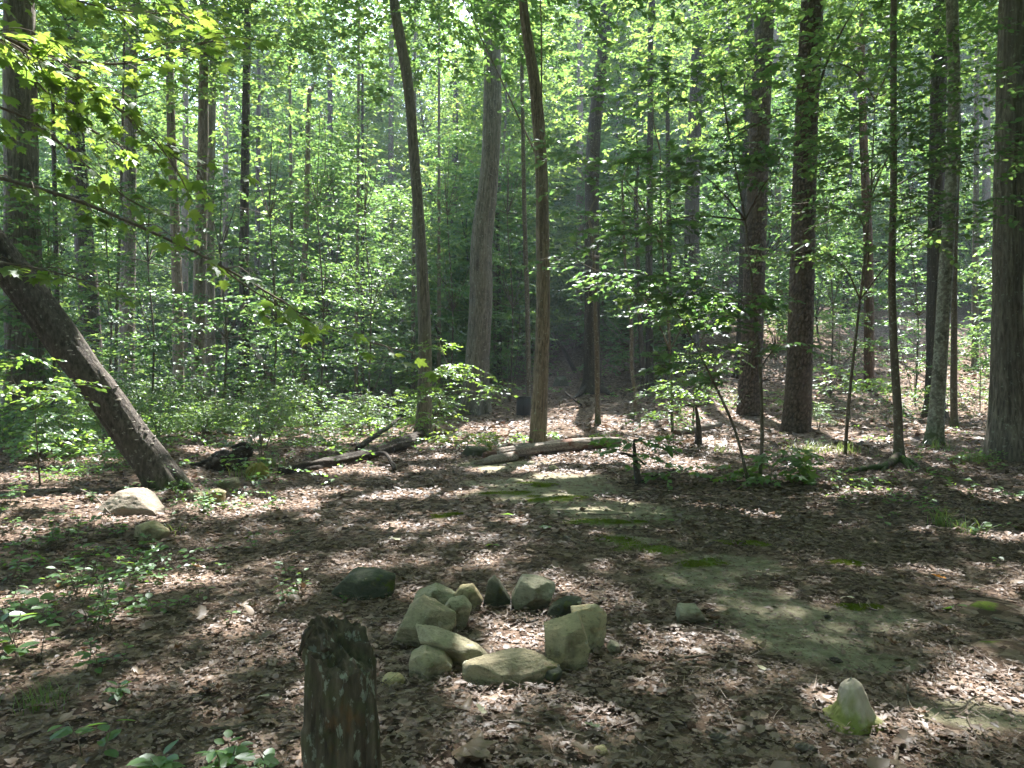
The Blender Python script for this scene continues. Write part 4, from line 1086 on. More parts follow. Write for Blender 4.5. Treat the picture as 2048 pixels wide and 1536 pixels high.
A_ = [np.array(q, float) for q in zip(*MAPLE_REST)]
V, Fc = leaves_np(T_MAPLE, A_[0], A_[1], A_[2], A_[3])
tag(obj('foliage', mesh_np('maple_foliage', V, Fc, M['leaf_maple'], False), mt), kind='stuff')
# ------------------------------------------------------------------ background trees: a few kinds, copied
def bg_variant(kind, seed):
    r = np.random.default_rng(seed); random.seed(seed)
    if kind == 'tall':
        hgt, lo, rad, ncl, nsp, nl, size, tr = 19.0, 0.13, 3.9, 105, 24, 8, 0.205, 0.13
    else:
        hgt, lo, rad, ncl, nsp, nl, size, tr = 8.5, 0.07, 2.4, 62, 20, 9, 0.15, 0.05
    W = [Vector((0, 0, -0.6))] + [Vector((0.22 * math.sin(seed + k * 1.3), 0.22 * math.cos(seed * 2 + k), hgt * (k + 1) / 6)) for k in range(6)]
    R = [tr * 1.2] + [tr * (1 - 0.85 * (k + 1) / 6) for k in range(6)]
    tv = [tube_np([tuple(w) for w in W], R, 30, 9, d_ridged(0.008, 10, 1.0, seed))]
    clouds = []
    O, D, Lh = [], [], []
    for q in range(ncl):
        f = (q + 0.5) / ncl
        z = hgt * (lo + (1.04 - lo) * f)
        a = q * 2.399 + r.uniform(0, 0.8)
        prof = math.sin(math.pi * min(1, 0.22 + 0.76 * f)) ** 0.7
        rr = rad * prof * math.sqrt(r.uniform(0.08, 1))
        c = np.array([rr * math.cos(a), rr * math.sin(a), z])
        if q % 3 == 0:
            i = int(np.clip((z - 0.8) / hgt * 6, 1, 6))
            b0 = W[i]
            tv.append(tube_np([tuple(b0), tuple((np.array(b0[:]) + c) / 2 + np.array([0, 0, 0.1])), tuple(c)], [R[i] * 0.4 + 0.012, 0.02, 0.008], 6, 4))
        u = nrm(r.normal(0, 1, (nsp, 3))) * (r.uniform(0, 1, (nsp, 1)) ** 0.4)
        o = c + u * np.array([rad * 0.30, rad * 0.30, 0.09 * rad + 0.14])
        d = u.copy(); d[:, 2] = 0; d = nrm(d + r.normal(0, 0.8, d.shape) * np.array([1, 1, 0])); d[:, 2] = r.normal(0, 0.25, nsp); d = nrm(d)
        O.append(o); D.append(d); Lh.append(r.uniform(0.5, 1.1, nsp) * (0.9 if kind == 'tall' else 0.6))
    O = np.concatenate(O); D = np.concatenate(D); Lh = np.concatenate(Lh)
    pos, yd, up, sz = sprays(O, D, Lh, nl, size, r, 0.55, 0.2)
    k = pos[:, 2] > 0.15
    V, Fc = leaves_np(T_DIAMOND, pos[k], yd[k], up[k], sz[k])
    mt_, mc = merge(tv), None
    trunk_me = mesh_np('background_trunk', mt_[0], mt_[1], M['bark_dark' if seed % 2 else 'bark_oak'], True, {'tone': mt_[2]})
    crown_me = mesh_np('background_crown', V, Fc, M['leaf' if kind == 'tall' else 'leaf_mid'], False)
    return trunk_me, crown_me
TALL = [bg_variant('tall', s) for s in (101, 102, 103, 104)]
LOW = [bg_variant('low', s) for s in (201, 202, 203, 204)]
random.seed(77)
def place_bg(me, x, y, s, name, label, group):
    z = h1(x, y)
    e = root(name, (x, y, z), label, 'tree', group)
    a = random.uniform(0, 6.28)
    e.rotation_euler = (random.uniform(-.04, .04), random.uniform(-.04, .04), a)
    e.scale = (s, s, s * random.uniform(0.9, 1.12))
    for nm, m in (('trunk', me[0]), ('crown', me[1])):
        o = bpy.data.objects.new(nm, m); col.objects.link(o); o.parent = e
def jitter_grid(y0, y1, step, tspan, n_extra=0):
    out = []
    y = y0
    while y < y1:
        w = tspan * y
        nxx = max(3, int(2 * w / step))
        for k in range(nxx):
            out.append((-w + 2 * w * (k + random.random()) / nxx, y + random.uniform(-.45, .45) * step))
        y += step * 0.9
    return out
cnt = 0
for (x, y) in jitter_grid(28, 66, 4.6, 0.85):
    if abs(x / y - 0.05) < 0.07 and y < 36: continue
    if y < 40 and x / y < 0.2 and random.random() < 0.3: continue
    if 0.29 < x / y < 0.62 and y < 50 and random.random() < (0.9 if y < 42 else 0.4): continue
    place_bg(random.choice(LOW), x, y, random.uniform(0.8, 1.35), 'understory_tree', 'small leafy tree among many in the dense woods behind the clearing', 'small trees in the woods behind')
    cnt += 1
for (x, y) in jitter_grid(37, 96, 7.2, 0.88):
    if 0.25 < x / y < 0.66 and y < 58: continue
    if y < 50 and random.random() < 0.4: continue
    place_bg(random.choice(TALL), x, y, random.uniform(0.85, 1.2) * (1.0 if y < 48 else 1.3), 'woodland_tree', 'tall leafy tree among many in the woods behind the clearing', 'tall trees in the woods behind')
    cnt += 1
# the same woods beside and behind the camera, unseen, thickened to block sky light
for k in range(84):
    a = random.uniform(0, 2 * math.pi); rr = random.uniform(6, 30)
    x, y = rr * math.cos(a), rr * math.sin(a) - 3
    if y > 3 and abs(x) < 0.80 * y + 5.5: continue
    if y > 8 and abs(x) < 17: continue
    if y > -4 and abs(x) < 9: continue
    place_bg(random.choice(TALL), x, y, random.uniform(0.8, 1.1), 'woodland_tree', 'tall leafy tree of the woods around the camera, unseen, added to block sky light', 'trees around the camera')

# waist-high shrubs in the undergrowth, a few kinds copied
def shrub_variant(seed):
    r = np.random.default_rng(seed)
    n = 70
    a = r.uniform(0, 6.28, n); rr = np.sqrt(r.uniform(0, 1, n)) * 0.75; z = 0.25 + r.uniform(0, 1, n) ** 0.8 * 1.15 * (1 - 0.35 * rr)
    o = P3(rr * np.cos(a), rr * np.sin(a), z); d = nrm(P3(np.cos(a + r.normal(0, .7, n)), np.sin(a + r.normal(0, .7, n)), r.normal(0.05, .2, n)))
    Lh = r.uniform(0.25, 0.5, n)
    pos, yd, up, sz = sprays(o, d, Lh, 9, 0.085, r, 0.4, 0.2)
    k = pos[:, 2] > 0.08
    V, Fc = leaves_np(T_DIAMOND, pos[k], yd[k], up[k], sz[k])
    st = [tube_np([(0, 0, -0.1), (0.1 * math.cos(b), 0.1 * math.sin(b), 0.4), (0.45 * math.cos(b), 0.45 * math.sin(b), 1.1)], [0.012, 0.009, 0.004], 8, 5) for b in (0.3, 1.6, 3.0, 4.4, 5.5)]
    m = merge(st + [twigs_np(o, d, Lh, 0.004, 0.2)])
    return mesh_np('shrub_stems', m[0], m[1], M['twig'], False, {'tone': m[2] * 0.6}), mesh_np('shrub_foliage', V, Fc, M['leaf_low' if seed % 2 else 'leaf_mid'], False)
SHR = [shrub_variant(s_) for s_ in (301, 302, 303, 304)]
def put_shrub(x, y, s, label, group):
    e = root('shrub', (x, y, h1(x, y)), label, 'shrub', group)
    e.rotation_euler = (0, 0, random.uniform(0, 6.28)); e.scale = (s * random.uniform(0.9, 1.3), s * random.uniform(0.9, 1.3), s)
    v = random.choice(SHR)
    for nm, m in (('stems', v[0]), ('foliage', v[1])):
        o = bpy.data.objects.new(nm, m); col.objects.link(o); o.parent = e
k = 0
while k < 95:
    y = random.uniform(11.5, 27); t = random.uniform(-0.74, -0.10)
    if y < 15 and t > -0.32: continue
    if -0.27 < t < -0.12 and 19 < y: continue
    if t > -0.2 and y < 17.5: continue
    put_shrub(t * y, y, random.uniform(0.45, 1.0) * (1.25 if y > 18 else 0.8), 'one of many leafy shrubs in the undergrowth left of the clearing', 'shrubs in the left undergrowth'); k += 1
k = 0
while k < 42:
    y = random.uniform(18, 46); t = random.uniform(0.12, 0.74)
    if 0.36 < t < 0.62 and 21 < y < 40 and random.random() < 0.85: continue
    if t < 0.26 and y < 27: continue
    put_shrub(t * y, y, random.uniform(0.5, 1.1) * (1.4 if y > 28 else 0.8), 'one of many leafy shrubs on the wooded slope behind, at right', 'shrubs on the slope'); k += 1
k = 0
while k < 50:
    y = random.uniform(29, 48); t = random.uniform(-0.5, 0.14)
    put_shrub(t * y, y, random.uniform(0.9, 1.9), 'one of many leafy shrubs at the foot of the woods behind the clearing', 'shrubs at the foot of the woods'); k += 1

# far woods, one green mass
def far_woods():
    n = 60000
    t = rng.uniform(-1.0, 1.0, n); y = rng.uniform(94, 125, n); x = t * y
    z = H(x, y) + rng.uniform(0, 1, n) ** 0.9 * 56
    keep = vnoise(P3(x * 0.25, y * 0.25, z * 0.3), 5) > -0.35
    x, y, z = x[keep], y[keep], z[keep]; n = len(x)
    a = rng.uniform(0, 6.28, n)
    V, Fc = leaves_np(T_DIAMOND, P3(x, y, z), P3(np.cos(a), np.sin(a), rng.normal(0, 0.5, n)), P3(rng.normal(0, .7, n), rng.normal(0, .7, n) - 0.3, np.ones(n)), rng.uniform(0.6, 1.4, n))
    tag(obj('distant_woods', mesh_np('distant_woods', V, Fc, M['leaf'], False)), 'far green woods closing the view behind all the trees', 'woods', None, 'stuff')
far_woods()

# ------------------------------------------------------------------ ground cover
def cover(n, fn, size, hgt, label, T=T_DIAMOND, mat='leaf_low', seed=1, y0=7.0, y1=30, tmin=-0.9, tmax=0.9, name='ground_cover'):
    r = np.random.default_rng(seed)
    y = np.sqrt(r.uniform(y0 ** 2, y1 ** 2, n)); x = r.uniform(tmin, tmax, n) * y
    p = fn(x, y)
    k = r.uniform(0, 1, n) < p
    x, y = x[k], y[k]; n = len(x)
    a = r.uniform(0, 6.28, n)
    d = P3(np.cos(a), np.sin(a), r.normal(0.25, 0.3, n)); d = nrm(d)
    hz = H(x, y) + np.abs(r.normal(0, 1, n)) * hgt * 0.6 + 0.04
    pos, yd, up, sz = sprays(P3(x, y, hz), d, r.uniform(0.12, 0.32, n), 6, size, r, 0.4, 0.3)
    kk = pos[:, 2] > H(pos[:, 0], pos[:, 1]) + 0.01
    V, Fc = leaves_np(T, pos[kk], yd[kk], up[kk], sz[kk])
    tag(obj(name, mesh_np(name, V, Fc, M[mat], False)), label, 'undergrowth', None, 'stuff')
def left_p(x, y):
    t = x / y
    edge = sstep(-0.10, -0.34, t + 0.06 * vnoise(P3(x * 0.5, y * 0.5), 3))
    far = sstep(9.5, 12.5, y + 2.0 * fbm(P3(x * 0.5, y * 0.5), 2, 8) - 2.0 * sstep(-0.3, -0.6, t))
    patch = np.clip(0.55 + 1.3 * fbm(P3(x * 0.8, y * 0.8), 3, 12), 0, 1)
    return edge * far * patch
cover(17500, left_p, 0.075, 0.32, 'low green undergrowth filling the ground left of the clearing', seed=3, y1=24, tmax=0.0)
def mid_p(x, y):
    t = x / y
    a = sstep(15, 18, y) * sstep(-0.05, -0.14, t) * np.clip(0.4 + 1.5 * fbm(P3(x * 0.7, y * 0.7), 3, 22), 0, 1)
    b = sstep(23, 27, y) * np.clip(0.1 + 1.4 * fbm(P3(x * 0.6, y * 0.6), 3, 27), 0, 1)
    path = sstep(0.0, 0.06, np.abs(t + 0.20)) 
    return np.maximum(a, b) * np.where((y > 26) & (y < 40), path, 1)
cover(13500, mid_p, 0.12, 0.35, 'patchy green undergrowth at the foot of the slope and among the far trunks', seed=4, y0=14, y1=46)
def right_p(x, y):
    t = x / y
    a = sstep(0.33, 0.42, t) * sstep(8.0, 10.0, y) * sstep(20, 13, y) * np.clip(0.02 + 1.2 * fbm(P3(x * 0.9, y * 0.9), 3, 42), 0, 1)
    return a
cover(9000, right_p, 0.06, 0.10, 'thin scatter of low seedlings on the litter at the right', seed=6, y0=7, y1=20, tmin=0.2)

def near_p(x, y):
    t = x / y
    clear = np.minimum(np.hypot(x + 3.85, y - 7.6), np.hypot(x + 3.2, y - 6.7)) > 0.65
    return clear * sstep(-0.30, -0.48, t) * sstep(4.2, 5.5, y) * np.clip(-0.05 + 1.5 * fbm(P3(x * 1.1, y * 1.1), 3, 52), 0, 1)
cover(6500, near_p, 0.05, 0.12, 'patches of small green plants in the litter at the left foreground', seed=8, y0=4.2, y1=11.5, tmin=-0.85, tmax=-0.25)

# ------------------------------------------------------------------ small plants one can pick out
def plant(px, py, hgt, n, leaf, spread, label, mat='leaf_low', T=T_OVAL, group=None, name='seedling', cat='plant', stems=1, lean=0.3):
    """little plant: stems, each with its own leaves as parts"""
    g = G(px, py)
    rt = root(name, g, label, cat, group)
    me_k = ('leafmesh', mat, id(T))
    if me_k not in LEAFME:
        LEAFME[me_k] = mesh_np('plant_leaf', T[0], T[1], M[mat], False)
    for s in range(stems):
        a = random.uniform(0, 6.28)
        top = Vector((math.cos(a) * lean * hgt, math.sin(a) * lean * hgt, hgt * random.uniform(0.75, 1.0)))
        off = Vector((random.uniform(-.5, .5) * spread, random.uniform(-.5, .5) * spread, 0)) if stems > 1 else Vector((0, 0, 0))
        off.z = h1(g.x + off.x, g.y + off.y) - g.z - 0.01
        b0 = g + off
        V, Fc, t = tube_np([tuple(b0), tuple(b0 + top * 0.5 + Vector((0.01, 0, 0.01))), tuple(b0 + top)], [0.003, 0.0025, 0.0015], 7, 5)
        so = obj('stem', mesh_np('stem', V, Fc, M['twig'], True, {'tone': t * 0.7}), rt)
        for q in range(n):
            f = random.uniform(0.3, 1.0) if q else 1.0
            p = b0 + top * f
            aa = a + q * 2.4 + random.uniform(-.4, .4)
            Y = Vector((math.cos(aa), math.sin(aa), random.uniform(-0.25, 0.35))).normalized()
            X = Y.cross(Vector((random.gauss(0, .25), random.gauss(0, .25), 1))).normalized(); Z = X.cross(Y)
            sz = leaf * random.uniform(0.6, 1.2)
            o = bpy.data.objects.new('leaf', LEAFME[me_k]); col.objects.link(o)
            o.parent = rt
            o.matrix_parent_inverse = Matrix.Translation(-g)
            o.matrix_basis = Matrix.Translation(p + Y * spread * random.uniform(0.0, 0.35) / max(stems, 1)) @ Matrix(((X.x, Y.x, Z.x, 0), (X.y, Y.y, Z.y, 0), (X.z, Y.z, Z.z, 0), (0, 0, 0, 1))) @ Matrix.Diagonal((sz, sz, sz, 1))
    return rt
LEAFME = {}
random.seed(31)
SG = 'seedlings growing in the leaf litter'
plant(215, 1262, 0.36, 13, 0.050, 0.22, 'bushy knee-high seedling with small bright leaves at left, caught by the sun', stems=4, group=SG)
plant(170, 1200, 0.30, 11, 0.050, 0.25, 'wide low seedling with pale leaves behind the bushy sunlit seedling', stems=4, group=SG)
plant(275, 1160, 0.22, 10, 0.05, 0.2, 'small sunlit seedling in the bright strip right of the bushy seedling', stems=2, group=SG)
plant(100, 1100, 0.25, 12, 0.055, 0.35, 'low dark green plant in front of the pale boulder, at left', stems=5, group=SG)
plant(170, 1085, 0.22, 12, 0.055, 0.35, 'leafy patch of seedlings left of the small rock', stems=5, group=SG)
plant(60, 1330, 0.30, 8, 0.085, 0.20, 'broad-leaved seedling at the left edge', stems=3, group=SG)
plant(15, 1290, 0.28, 7, 0.085, 0.16, 'broad-leaved seedling cut by the left edge, lower left', stems=2, group=SG)
plant(75, 1250, 0.24, 6, 0.08, 0.12, 'two-leaved tall seedling above the broad-leaved one at the left edge', stems=1, group=SG)
plant(190, 1345, 0.16, 7, 0.06, 0.1, 'small seedling left of the grassy tuft, lower left', stems=2, group=SG)
plant(225, 1345, 0.14, 6, 0.05, 0.1, 'small round-leaved seedling in shade, lower left', stems=2, group=SG)
plant(240, 1400, 0.10, 7, 0.055, 0.1, 'clover-like seedling below the sun strip, lower left', stems=2, group=SG)
plant(170, 1520, 0.16, 7, 0.07, 0.12, 'seedling with big dark leaves near the bottom left corner', stems=2, group=SG)
plant(330, 1560, 0.12, 8, 0.075, 0.14, 'large-leaved seedling at the bottom edge, left of the stump', stems=2, group=SG)
plant(440, 1560, 0.12, 8, 0.068, 0.16, 'sprawling large-leaved seedling at the bottom edge near the stump', stems=3, group=SG)
plant(535, 1565, 0.12, 6, 0.065, 0.1, 'small leafy sprig at the bottom edge just left of the stump', stems=2, group=SG)
plant(445, 1145, 0.10, 6, 0.045, 0.1, 'tiny seedling in the shade right of the sun strip, left of the clearing', stems=1, group=SG)
plant(570, 1195, 0.09, 8, 0.045, 0.12, 'little green seedling left of the dark boulder', stems=2, group=SG)
plant(455, 1250, 0.12, 5, 0.04, 0.05, 'thin seedling with two pairs of leaves above the long sun fleck', stems=1, group=SG)
plant(685, 1205, 0.05, 7, 0.03, 0.06, 'tiny pale seedling at the foot of the dark boulder', stems=2, group=SG)
plant(560, 1020, 0.18, 9, 0.07, 0.2, 'oak seedling right of the pale boulder, in the sunny litter', stems=2, group=SG)
plant(410, 1020, 0.15, 8, 0.07, 0.25, 'low seedling in front of the flat stones', stems=2, group=SG)
plant(340, 1040, 0.2, 6, 0.07, 0.15, 'pale green seedling between the boulder and the flat stones', stems=1, group=SG)
plant(230, 1072, 0.14, 9, 0.07, 0.18, 'fern-like whitish sprig left of the small rock', stems=2, group=SG)
plant(1955, 992, 0.22, 6, 0.13, 0.06, 'whitish five-leaved seedling in front of the stout right trunk', T=T_DIAMOND, stems=1, group=SG)
plant(1860, 1030, 0.18, 8, 0.07, 0.2, 'seedling clump right of the rooted slender stem', stems=3, group=SG)
plant(1780, 1010, 0.12, 8, 0.06, 0.2, 'low seedling in front of the mossy roots', stems=3, group=SG)
plant(1995, 940, 0.14, 8, 0.09, 0.2, 'leafy seedling at the foot of the stout right trunk', stems=2, group=SG)
plant(2030, 1000, 0.14, 8, 0.08, 0.2, 'seedling at the right edge below the stout trunk', stems=2, group=SG)
plant(1950, 1075, 0.16, 9, 0.07, 0.2, 'seedling in the sun fleck near the right edge', stems=2, group=SG)
plant(1440, 1255, 0.03, 4, 0.04, 0.05, 'tiny seedling beside the small angular rock', stems=1, group=SG)
plant(1905, 1222, 0.07, 5, 0.075, 0.06, 'sprig of large green leaves lying near the mossy patch at right', stems=1, group=SG)
plant(1990, 1135, 0.12, 5, 0.05, 0.05, 'thin yellow-green seedling near the right edge', mat='leaf_maple', stems=1, group=SG)
plant(55, 1000, 0.30, 9, 0.09, 0.2, 'tall seedling at the left edge beside the pale boulder', stems=2, group=SG)
plant(20, 1010, 0.22, 6, 0.13, 0.1, 'seedling with big round leaves at the left edge', stems=1, group=SG)
for k in range(70):
    px = random.choice([random.uniform(0, 620), random.uniform(0, 330), random.uniform(0, 300), random.uniform(1640, 2048)]); py = random.uniform(975, 1260) if px < 700 else random.uniform(960, 1060)
    plant(px, py, random.uniform(0.08, 0.2), random.randint(4, 7), random.uniform(0.045, 0.075), 0.15, 'one of many small green seedlings dotted over the leaf litter', stems=random.randint(1, 2), group='many small seedlings')

def grass(px, py, n, hgt, label, spread=0.08, mat='grass', w=0.006):
    g = G(px, py)
    rt = root('grass_tuft', g, label, 'grass', 'grass tufts')
    T = []
    for k in range(5):
        t = k / 4
        T += [[-w * (1 - t * 0.95), t, 0], [w * (1 - t * 0.95), t, 0]]
    parts = []
    for k in range(n):
        a = random.uniform(0, 6.28); b = g + Vector((random.gauss(0, spread * .4), random.gauss(0, spread * .4), -0.01)); hh = hgt * random.uniform(0.5, 1.1); ln = random.uniform(0.3, 1.1)
        c, s = math.cos(a), math.sin(a)
        v = []
        for (x, t, _) in T:
            r_ = hh * ln * t * t; z = hh * (t - 0.38 * ln * t * t)
            v.append([b.x + c * r_ - s * x, b.y + s * r_ + c * x, b.z + z])
        f = []
        for q in range(4):
            f += [[2 * q, 2 * q + 1, 2 * q + 3], [2 * q, 2 * q + 3, 2 * q + 2]]
        parts.append((np.array(v), np.array(f)))
    V, Fc, _ = merge(parts)
    b = obj('blades', mesh_np('grass_blades', V, Fc, M[mat], False), rt); b['kind'] = 'stuff'
grass(80, 1415, 90, 0.16, 'drooping tuft of fine grass at lower left', 0.14, w=0.0025)
grass(1880, 1055, 40, 0.28, 'spiky pale grass tuft in sun at right', 0.1)
grass(1920, 1062, 60, 0.2, 'dark grass tuft right of the spiky pale tuft', 0.2)
grass(1620, 905, 120, 0.3, 'grass around the foot of the near pine', 0.5)
grass(1690, 905, 90, 0.3, 'grass right of the near pine foot', 0.5)
grass(1950, 925, 40, 0.35, 'grass clump left of the stout right trunk foot', 0.2)
grass(1880, 900, 50, 0.35, 'grass clump at the foot of the pale trunk', 0.4)
grass(1440, 905, 50, 0.25, 'thin grass left of the thin slanting stem', 0.3)
grass(490, 955, 60, 0.30, 'grass growing over the rotten stump', 0.25)
grass(540, 935, 60, 0.35, 'grass behind the rotten stump', 0.4)
grass(345, 1070, 14, 0.2, 'few blades of grass beside the small rock', 0.1)
# ------------------------------------------------------------------ rocks
def ico(sub):
    b = bmesh.new(); bmesh.ops.create_icosphere(b, subdivisions=sub, radius=1.0)
    v = np.array([q.co[:] for q in b.verts]); f = np.array([[w.index for w in q.verts] for q in b.faces]); b.free()
    return v, f
ICO5 = ico(5); ICO4 = ico(4)
def hull2(p):
    p = sorted(set(map(tuple, p)))
    def half(q):
        o = []
        for a in q:
            while len(o) > 1 and (o[-1][0] - o[-2][0]) * (a[1] - o[-2][1]) - (o[-1][1] - o[-2][1]) * (a[0] - o[-2][0]) <= 0: o.pop()
            o.append(a)
        return o
    a, b = half(p), half(p[::-1])
    return a[:-1] + b[:-1]
def rock(label, outline, d0, thick, mat, facets=None, seed=0, sharp=34, sub=5, rough=0.034, group='rocks of the fire ring', name='rock', sink=0.05, yaw=0.0, corners=6):
    """outline: the rock's silhouette in photo pixels, its near foot at distance d0; it gets a depth of its own and facets"""
    r = np.random.default_rng(seed)
    dc = d0 + thick * 0.5
    q = np.array([[(px - CX) / F * dc, CH + (HY - py) / F * dc] for px, py in outline])
    c = (q.max(0) + q.min(0)) / 2
    q = q - c
    lo = q[:, 1].min()
    q[:, 1] = np.where(q[:, 1] < lo + 0.25 * (q[:, 1].max() - lo), q[:, 1] - sink, q[:, 1])
    hp = hull2([tuple(a) for a in q])
    while len(hp) > corners:      # keep only the strong corners: broken stone, not a pebble
        loss = []
        for k in range(len(hp)):
            a, b, c_ = np.array(hp[k - 1]), np.array(hp[k]), np.array(hp[(k + 1) % len(hp)])
            loss.append(abs((b[0] - a[0]) * (c_[1] - a[1]) - (b[1] - a[1]) * (c_[0] - a[0])))
        hp.pop(int(np.argmin(loss)))
    hp = [(a[0] * 1.04, a[1] * 1.04) for a in hp]
    planes = []
    for k in range(len(hp)):
        a, b = np.array(hp[k]), np.array(hp[(k + 1) % len(hp)])
        e = b - a
        n = np.array([e[1], -e[0]]); ln = np.linalg.norm(n)
        if ln < 1e-6: continue
        n = n / ln
        planes.append((np.array([n[0], 0, n[1]]), max(n @ a, 0.012)))
    w = q[:, 0].max() - q[:, 0].min(); h = q[:, 1].max() - q[:, 1].min()
    for (fx, fz, o) in (facets or [(r.uniform(-.3, .5), r.uniform(1.2, 2.2), 0.76), (r.uniform(-1, -.4), r.uniform(0, .4), 0.78), (r.uniform(.3, .8), r.uniform(-.4, .1), 0.8)]):
        n = np.array([fx, -1, fz]); n /= np.linalg.norm(n)
        planes.append((n, math.sqrt((n[0] * w / 2) ** 2 + (n[1] * thick / 2) ** 2 + (n[2] * h / 2) ** 2) * o))
    for _ in range(4):       # chipped corners
        n = r.normal(0, 1, 3) * np.array([1, 1, 0.8]); n[1] = -abs(n[1]) if r.random() < 0.7 else n[1]; n[2] = abs(n[2]) * (1 if r.random() < 0.8 else -1); n /= np.linalg.norm(n)
        sup = math.sqrt((n[0] * w / 2) ** 2 + (n[1] * thick / 2) ** 2 + (n[2] * h / 2) ** 2)
        planes.append((n, sup * r.uniform(0.90, 1.06)))
    for _ in range(4):
        n = np.array([r.uniform(-.7, .7), 1, r.uniform(-.4, .8)]); n /= np.linalg.norm(n)
        planes.append((n, thick * 0.5 * r.uniform(0.8, 1.0)))
    v, f = ICO5 if sub == 5 else ICO4
    dirs = nrm(v * np.array([w / 2, thick / 2, h / 2]))
    sharp = sharp * 3.0
    acc = np.zeros(len(v))
    for n, o in planes:
        acc = np.maximum(acc, dirs @ n / o)
    R = 1.0 / acc
    V = dirs * R[:, None]
    sc_ = max(w, h)
    nz = fbm(V / sc_ * 4 + seed * 3.1, 5, seed, 0.6) * 0.7 + 0.6 * (np.abs(fbm(V / sc_ * 9 * np.array([1, 1, 2.2]) + seed, 3, seed + 4)) - 0.25)
    V = V + dirs * (nz * rough * sc_)[:, None]
    if yaw:
        ca, sa = math.cos(yaw), math.sin(yaw)
        V = np.stack([V[:, 0] * ca - V[:, 1] * sa, V[:, 0] * sa + V[:, 1] * ca, V[:, 2]], -1)
    gx, gy = c[0], dc
    gz = c[1]
    o = obj(name, mesh_np(name, V, f, M[mat], True))
    o.location = (gx, gy, gz)
    return tag(o, label, 'rock', group)
FR = 'rocks of the fire ring'
rock('large dark mossy boulder standing apart behind the fire ring at left', [(664, 1185), (672, 1163), (702, 1146), (760, 1140), (791, 1148), (788, 1185), (780, 1202), (690, 1203)], 4.82, 0.30, 'rock_dark', [(0.1, 2.4, 0.80), (-0.5, -0.05, 0.80), (0.35, 0.05, 0.82)], 1, group=None, sub=4)
rock('angular grey-green rock with a tilted top at the back left of the fire ring', [(818, 1212), (832, 1190), (872, 1173), (893, 1174), (910, 1188), (905, 1212), (880, 1220), (830, 1218)], 4.55, 0.26, 'rock_grey', [(0.9, 0.5, 0.72), (-0.9, 1.0, 0.75), (0.1, -0.7, 0.6)], 2, sub=4)
rock('small rounded grey rock inside the left side of the fire ring', [(884, 1222), (900, 1200), (925, 1196), (943, 1212), (944, 1226), (930, 1241), (905, 1240)], 4.30, 0.16, 'rock_grey', None, 3, 12, sub=4)
rock('big sloping tan slab forming the left side of the fire ring', [(775, 1288), (802, 1250), (815, 1225), (840, 1203), (868, 1208), (908, 1228), (910, 1250), (895, 1268), (850, 1290), (800, 1298)], 3.98, 0.34, 'rock_tan', [(-0.5, 1.4, 0.66), (0.9, 0.5, 0.74), (-0.3, -0.3, 0.72)], 4)
rock('long wedge-shaped rock with its point up-left, leaning in the ring front', [(829, 1250), (846, 1252), (905, 1272), (952, 1290), (972, 1308), (968, 1322), (925, 1330), (885, 1306), (845, 1283)], 3.72, 0.20, 'rock_grey', [(0.5, 1.9, 0.55), (-0.45, -0.75, 0.55), (0.9, 0.3, 0.9)], 5, 26, rough=0.024)
rock('squat rounded mossy rock at the front left of the fire ring', [(813, 1338), (820, 1315), (850, 1300), (885, 1308), (903, 1330), (898, 1352), (860, 1357), (825, 1353)], 3.58, 0.22, 'rock_tan', None, 6, 10, sub=4)
rock('longest rock of the fire ring, oval and mossy, closing its front', [(914, 1338), (930, 1322), (985, 1312), (1060, 1306), (1110, 1312), (1115, 1326), (1098, 1352), (1062, 1373), (990, 1376), (932, 1364)], 3.50, 0.26, 'rock_tan', [(0.05, 1.5, 0.74), (-0.4, 0.1, 0.85), (0.35, -0.2, 0.9)], 7, 14)
rock('chunky tan block at the front right of the fire ring', [(1083, 1290), (1090, 1258), (1118, 1240), (1158, 1236), (1172, 1258), (1176, 1290), (1168, 1318), (1135, 1334), (1095, 1320)], 3.70, 0.30, 'rock_tan', [(-0.9, 0.25, 0.70), (0.55, 0.1, 0.72), (-0.2, 2.0, 0.74), (-0.1, -0.5, 0.9)], 8, 26)
rock('bright yellowish upright slab on the right of the fire ring', [(1142, 1214), (1165, 1207), (1190, 1208), (1213, 1218), (1212, 1262), (1198, 1295), (1178, 1301), (1160, 1290), (1150, 1240)], 3.98, 0.18, 'rock_yellow', [(0.1, 0.35, 0.74), (1.1, 0.0, 0.82), (-0.2, 1.6, 0.84)], 9)
rock('thin dark slab tilted low at the back right of the fire ring', [(1088, 1222), (1105, 1210), (1140, 1194), (1163, 1198), (1160, 1206), (1120, 1220)], 4.50, 0.14, 'rock_dark', None, 10, 20, sub=4)
rock('pale angular rock with a sunlit top at the back of the fire ring', [(1024, 1196), (1030, 1168), (1045, 1155), (1085, 1158), (1112, 1170), (1108, 1190), (1085, 1208), (1055, 1215), (1035, 1208)], 4.58, 0.26, 'rock_grey', [(0.7, 0.45, 0.74), (-0.7, 0.2, 0.70), (0.2, -0.8, 0.72), (0.1, 2.2, 0.74)], 11, 28)
rock('small dark pointed rock at the back of the fire ring', [(967, 1192), (978, 1160), (990, 1150), (1005, 1170), (1028, 1196), (1015, 1205), (975, 1203)], 4.66, 0.16, 'rock_dark', None, 12, 20, sub=4)
rock('small brown angular rock between the pointed rock and the tilted one', [(911, 1190), (920, 1175), (945, 1171), (960, 1182), (965, 1200), (950, 1212), (925, 1208)], 4.60, 0.17, 'rock_tan', None, 13, 20, sub=4)
rock('small flat tan stone in the litter left of the ring front', [(762, 1362), (775, 1352), (800, 1350), (810, 1358), (800, 1369), (770, 1370)], 3.52, 0.10, 'rock_yellow', None, 14, 12, sub=4, sink=0.02)
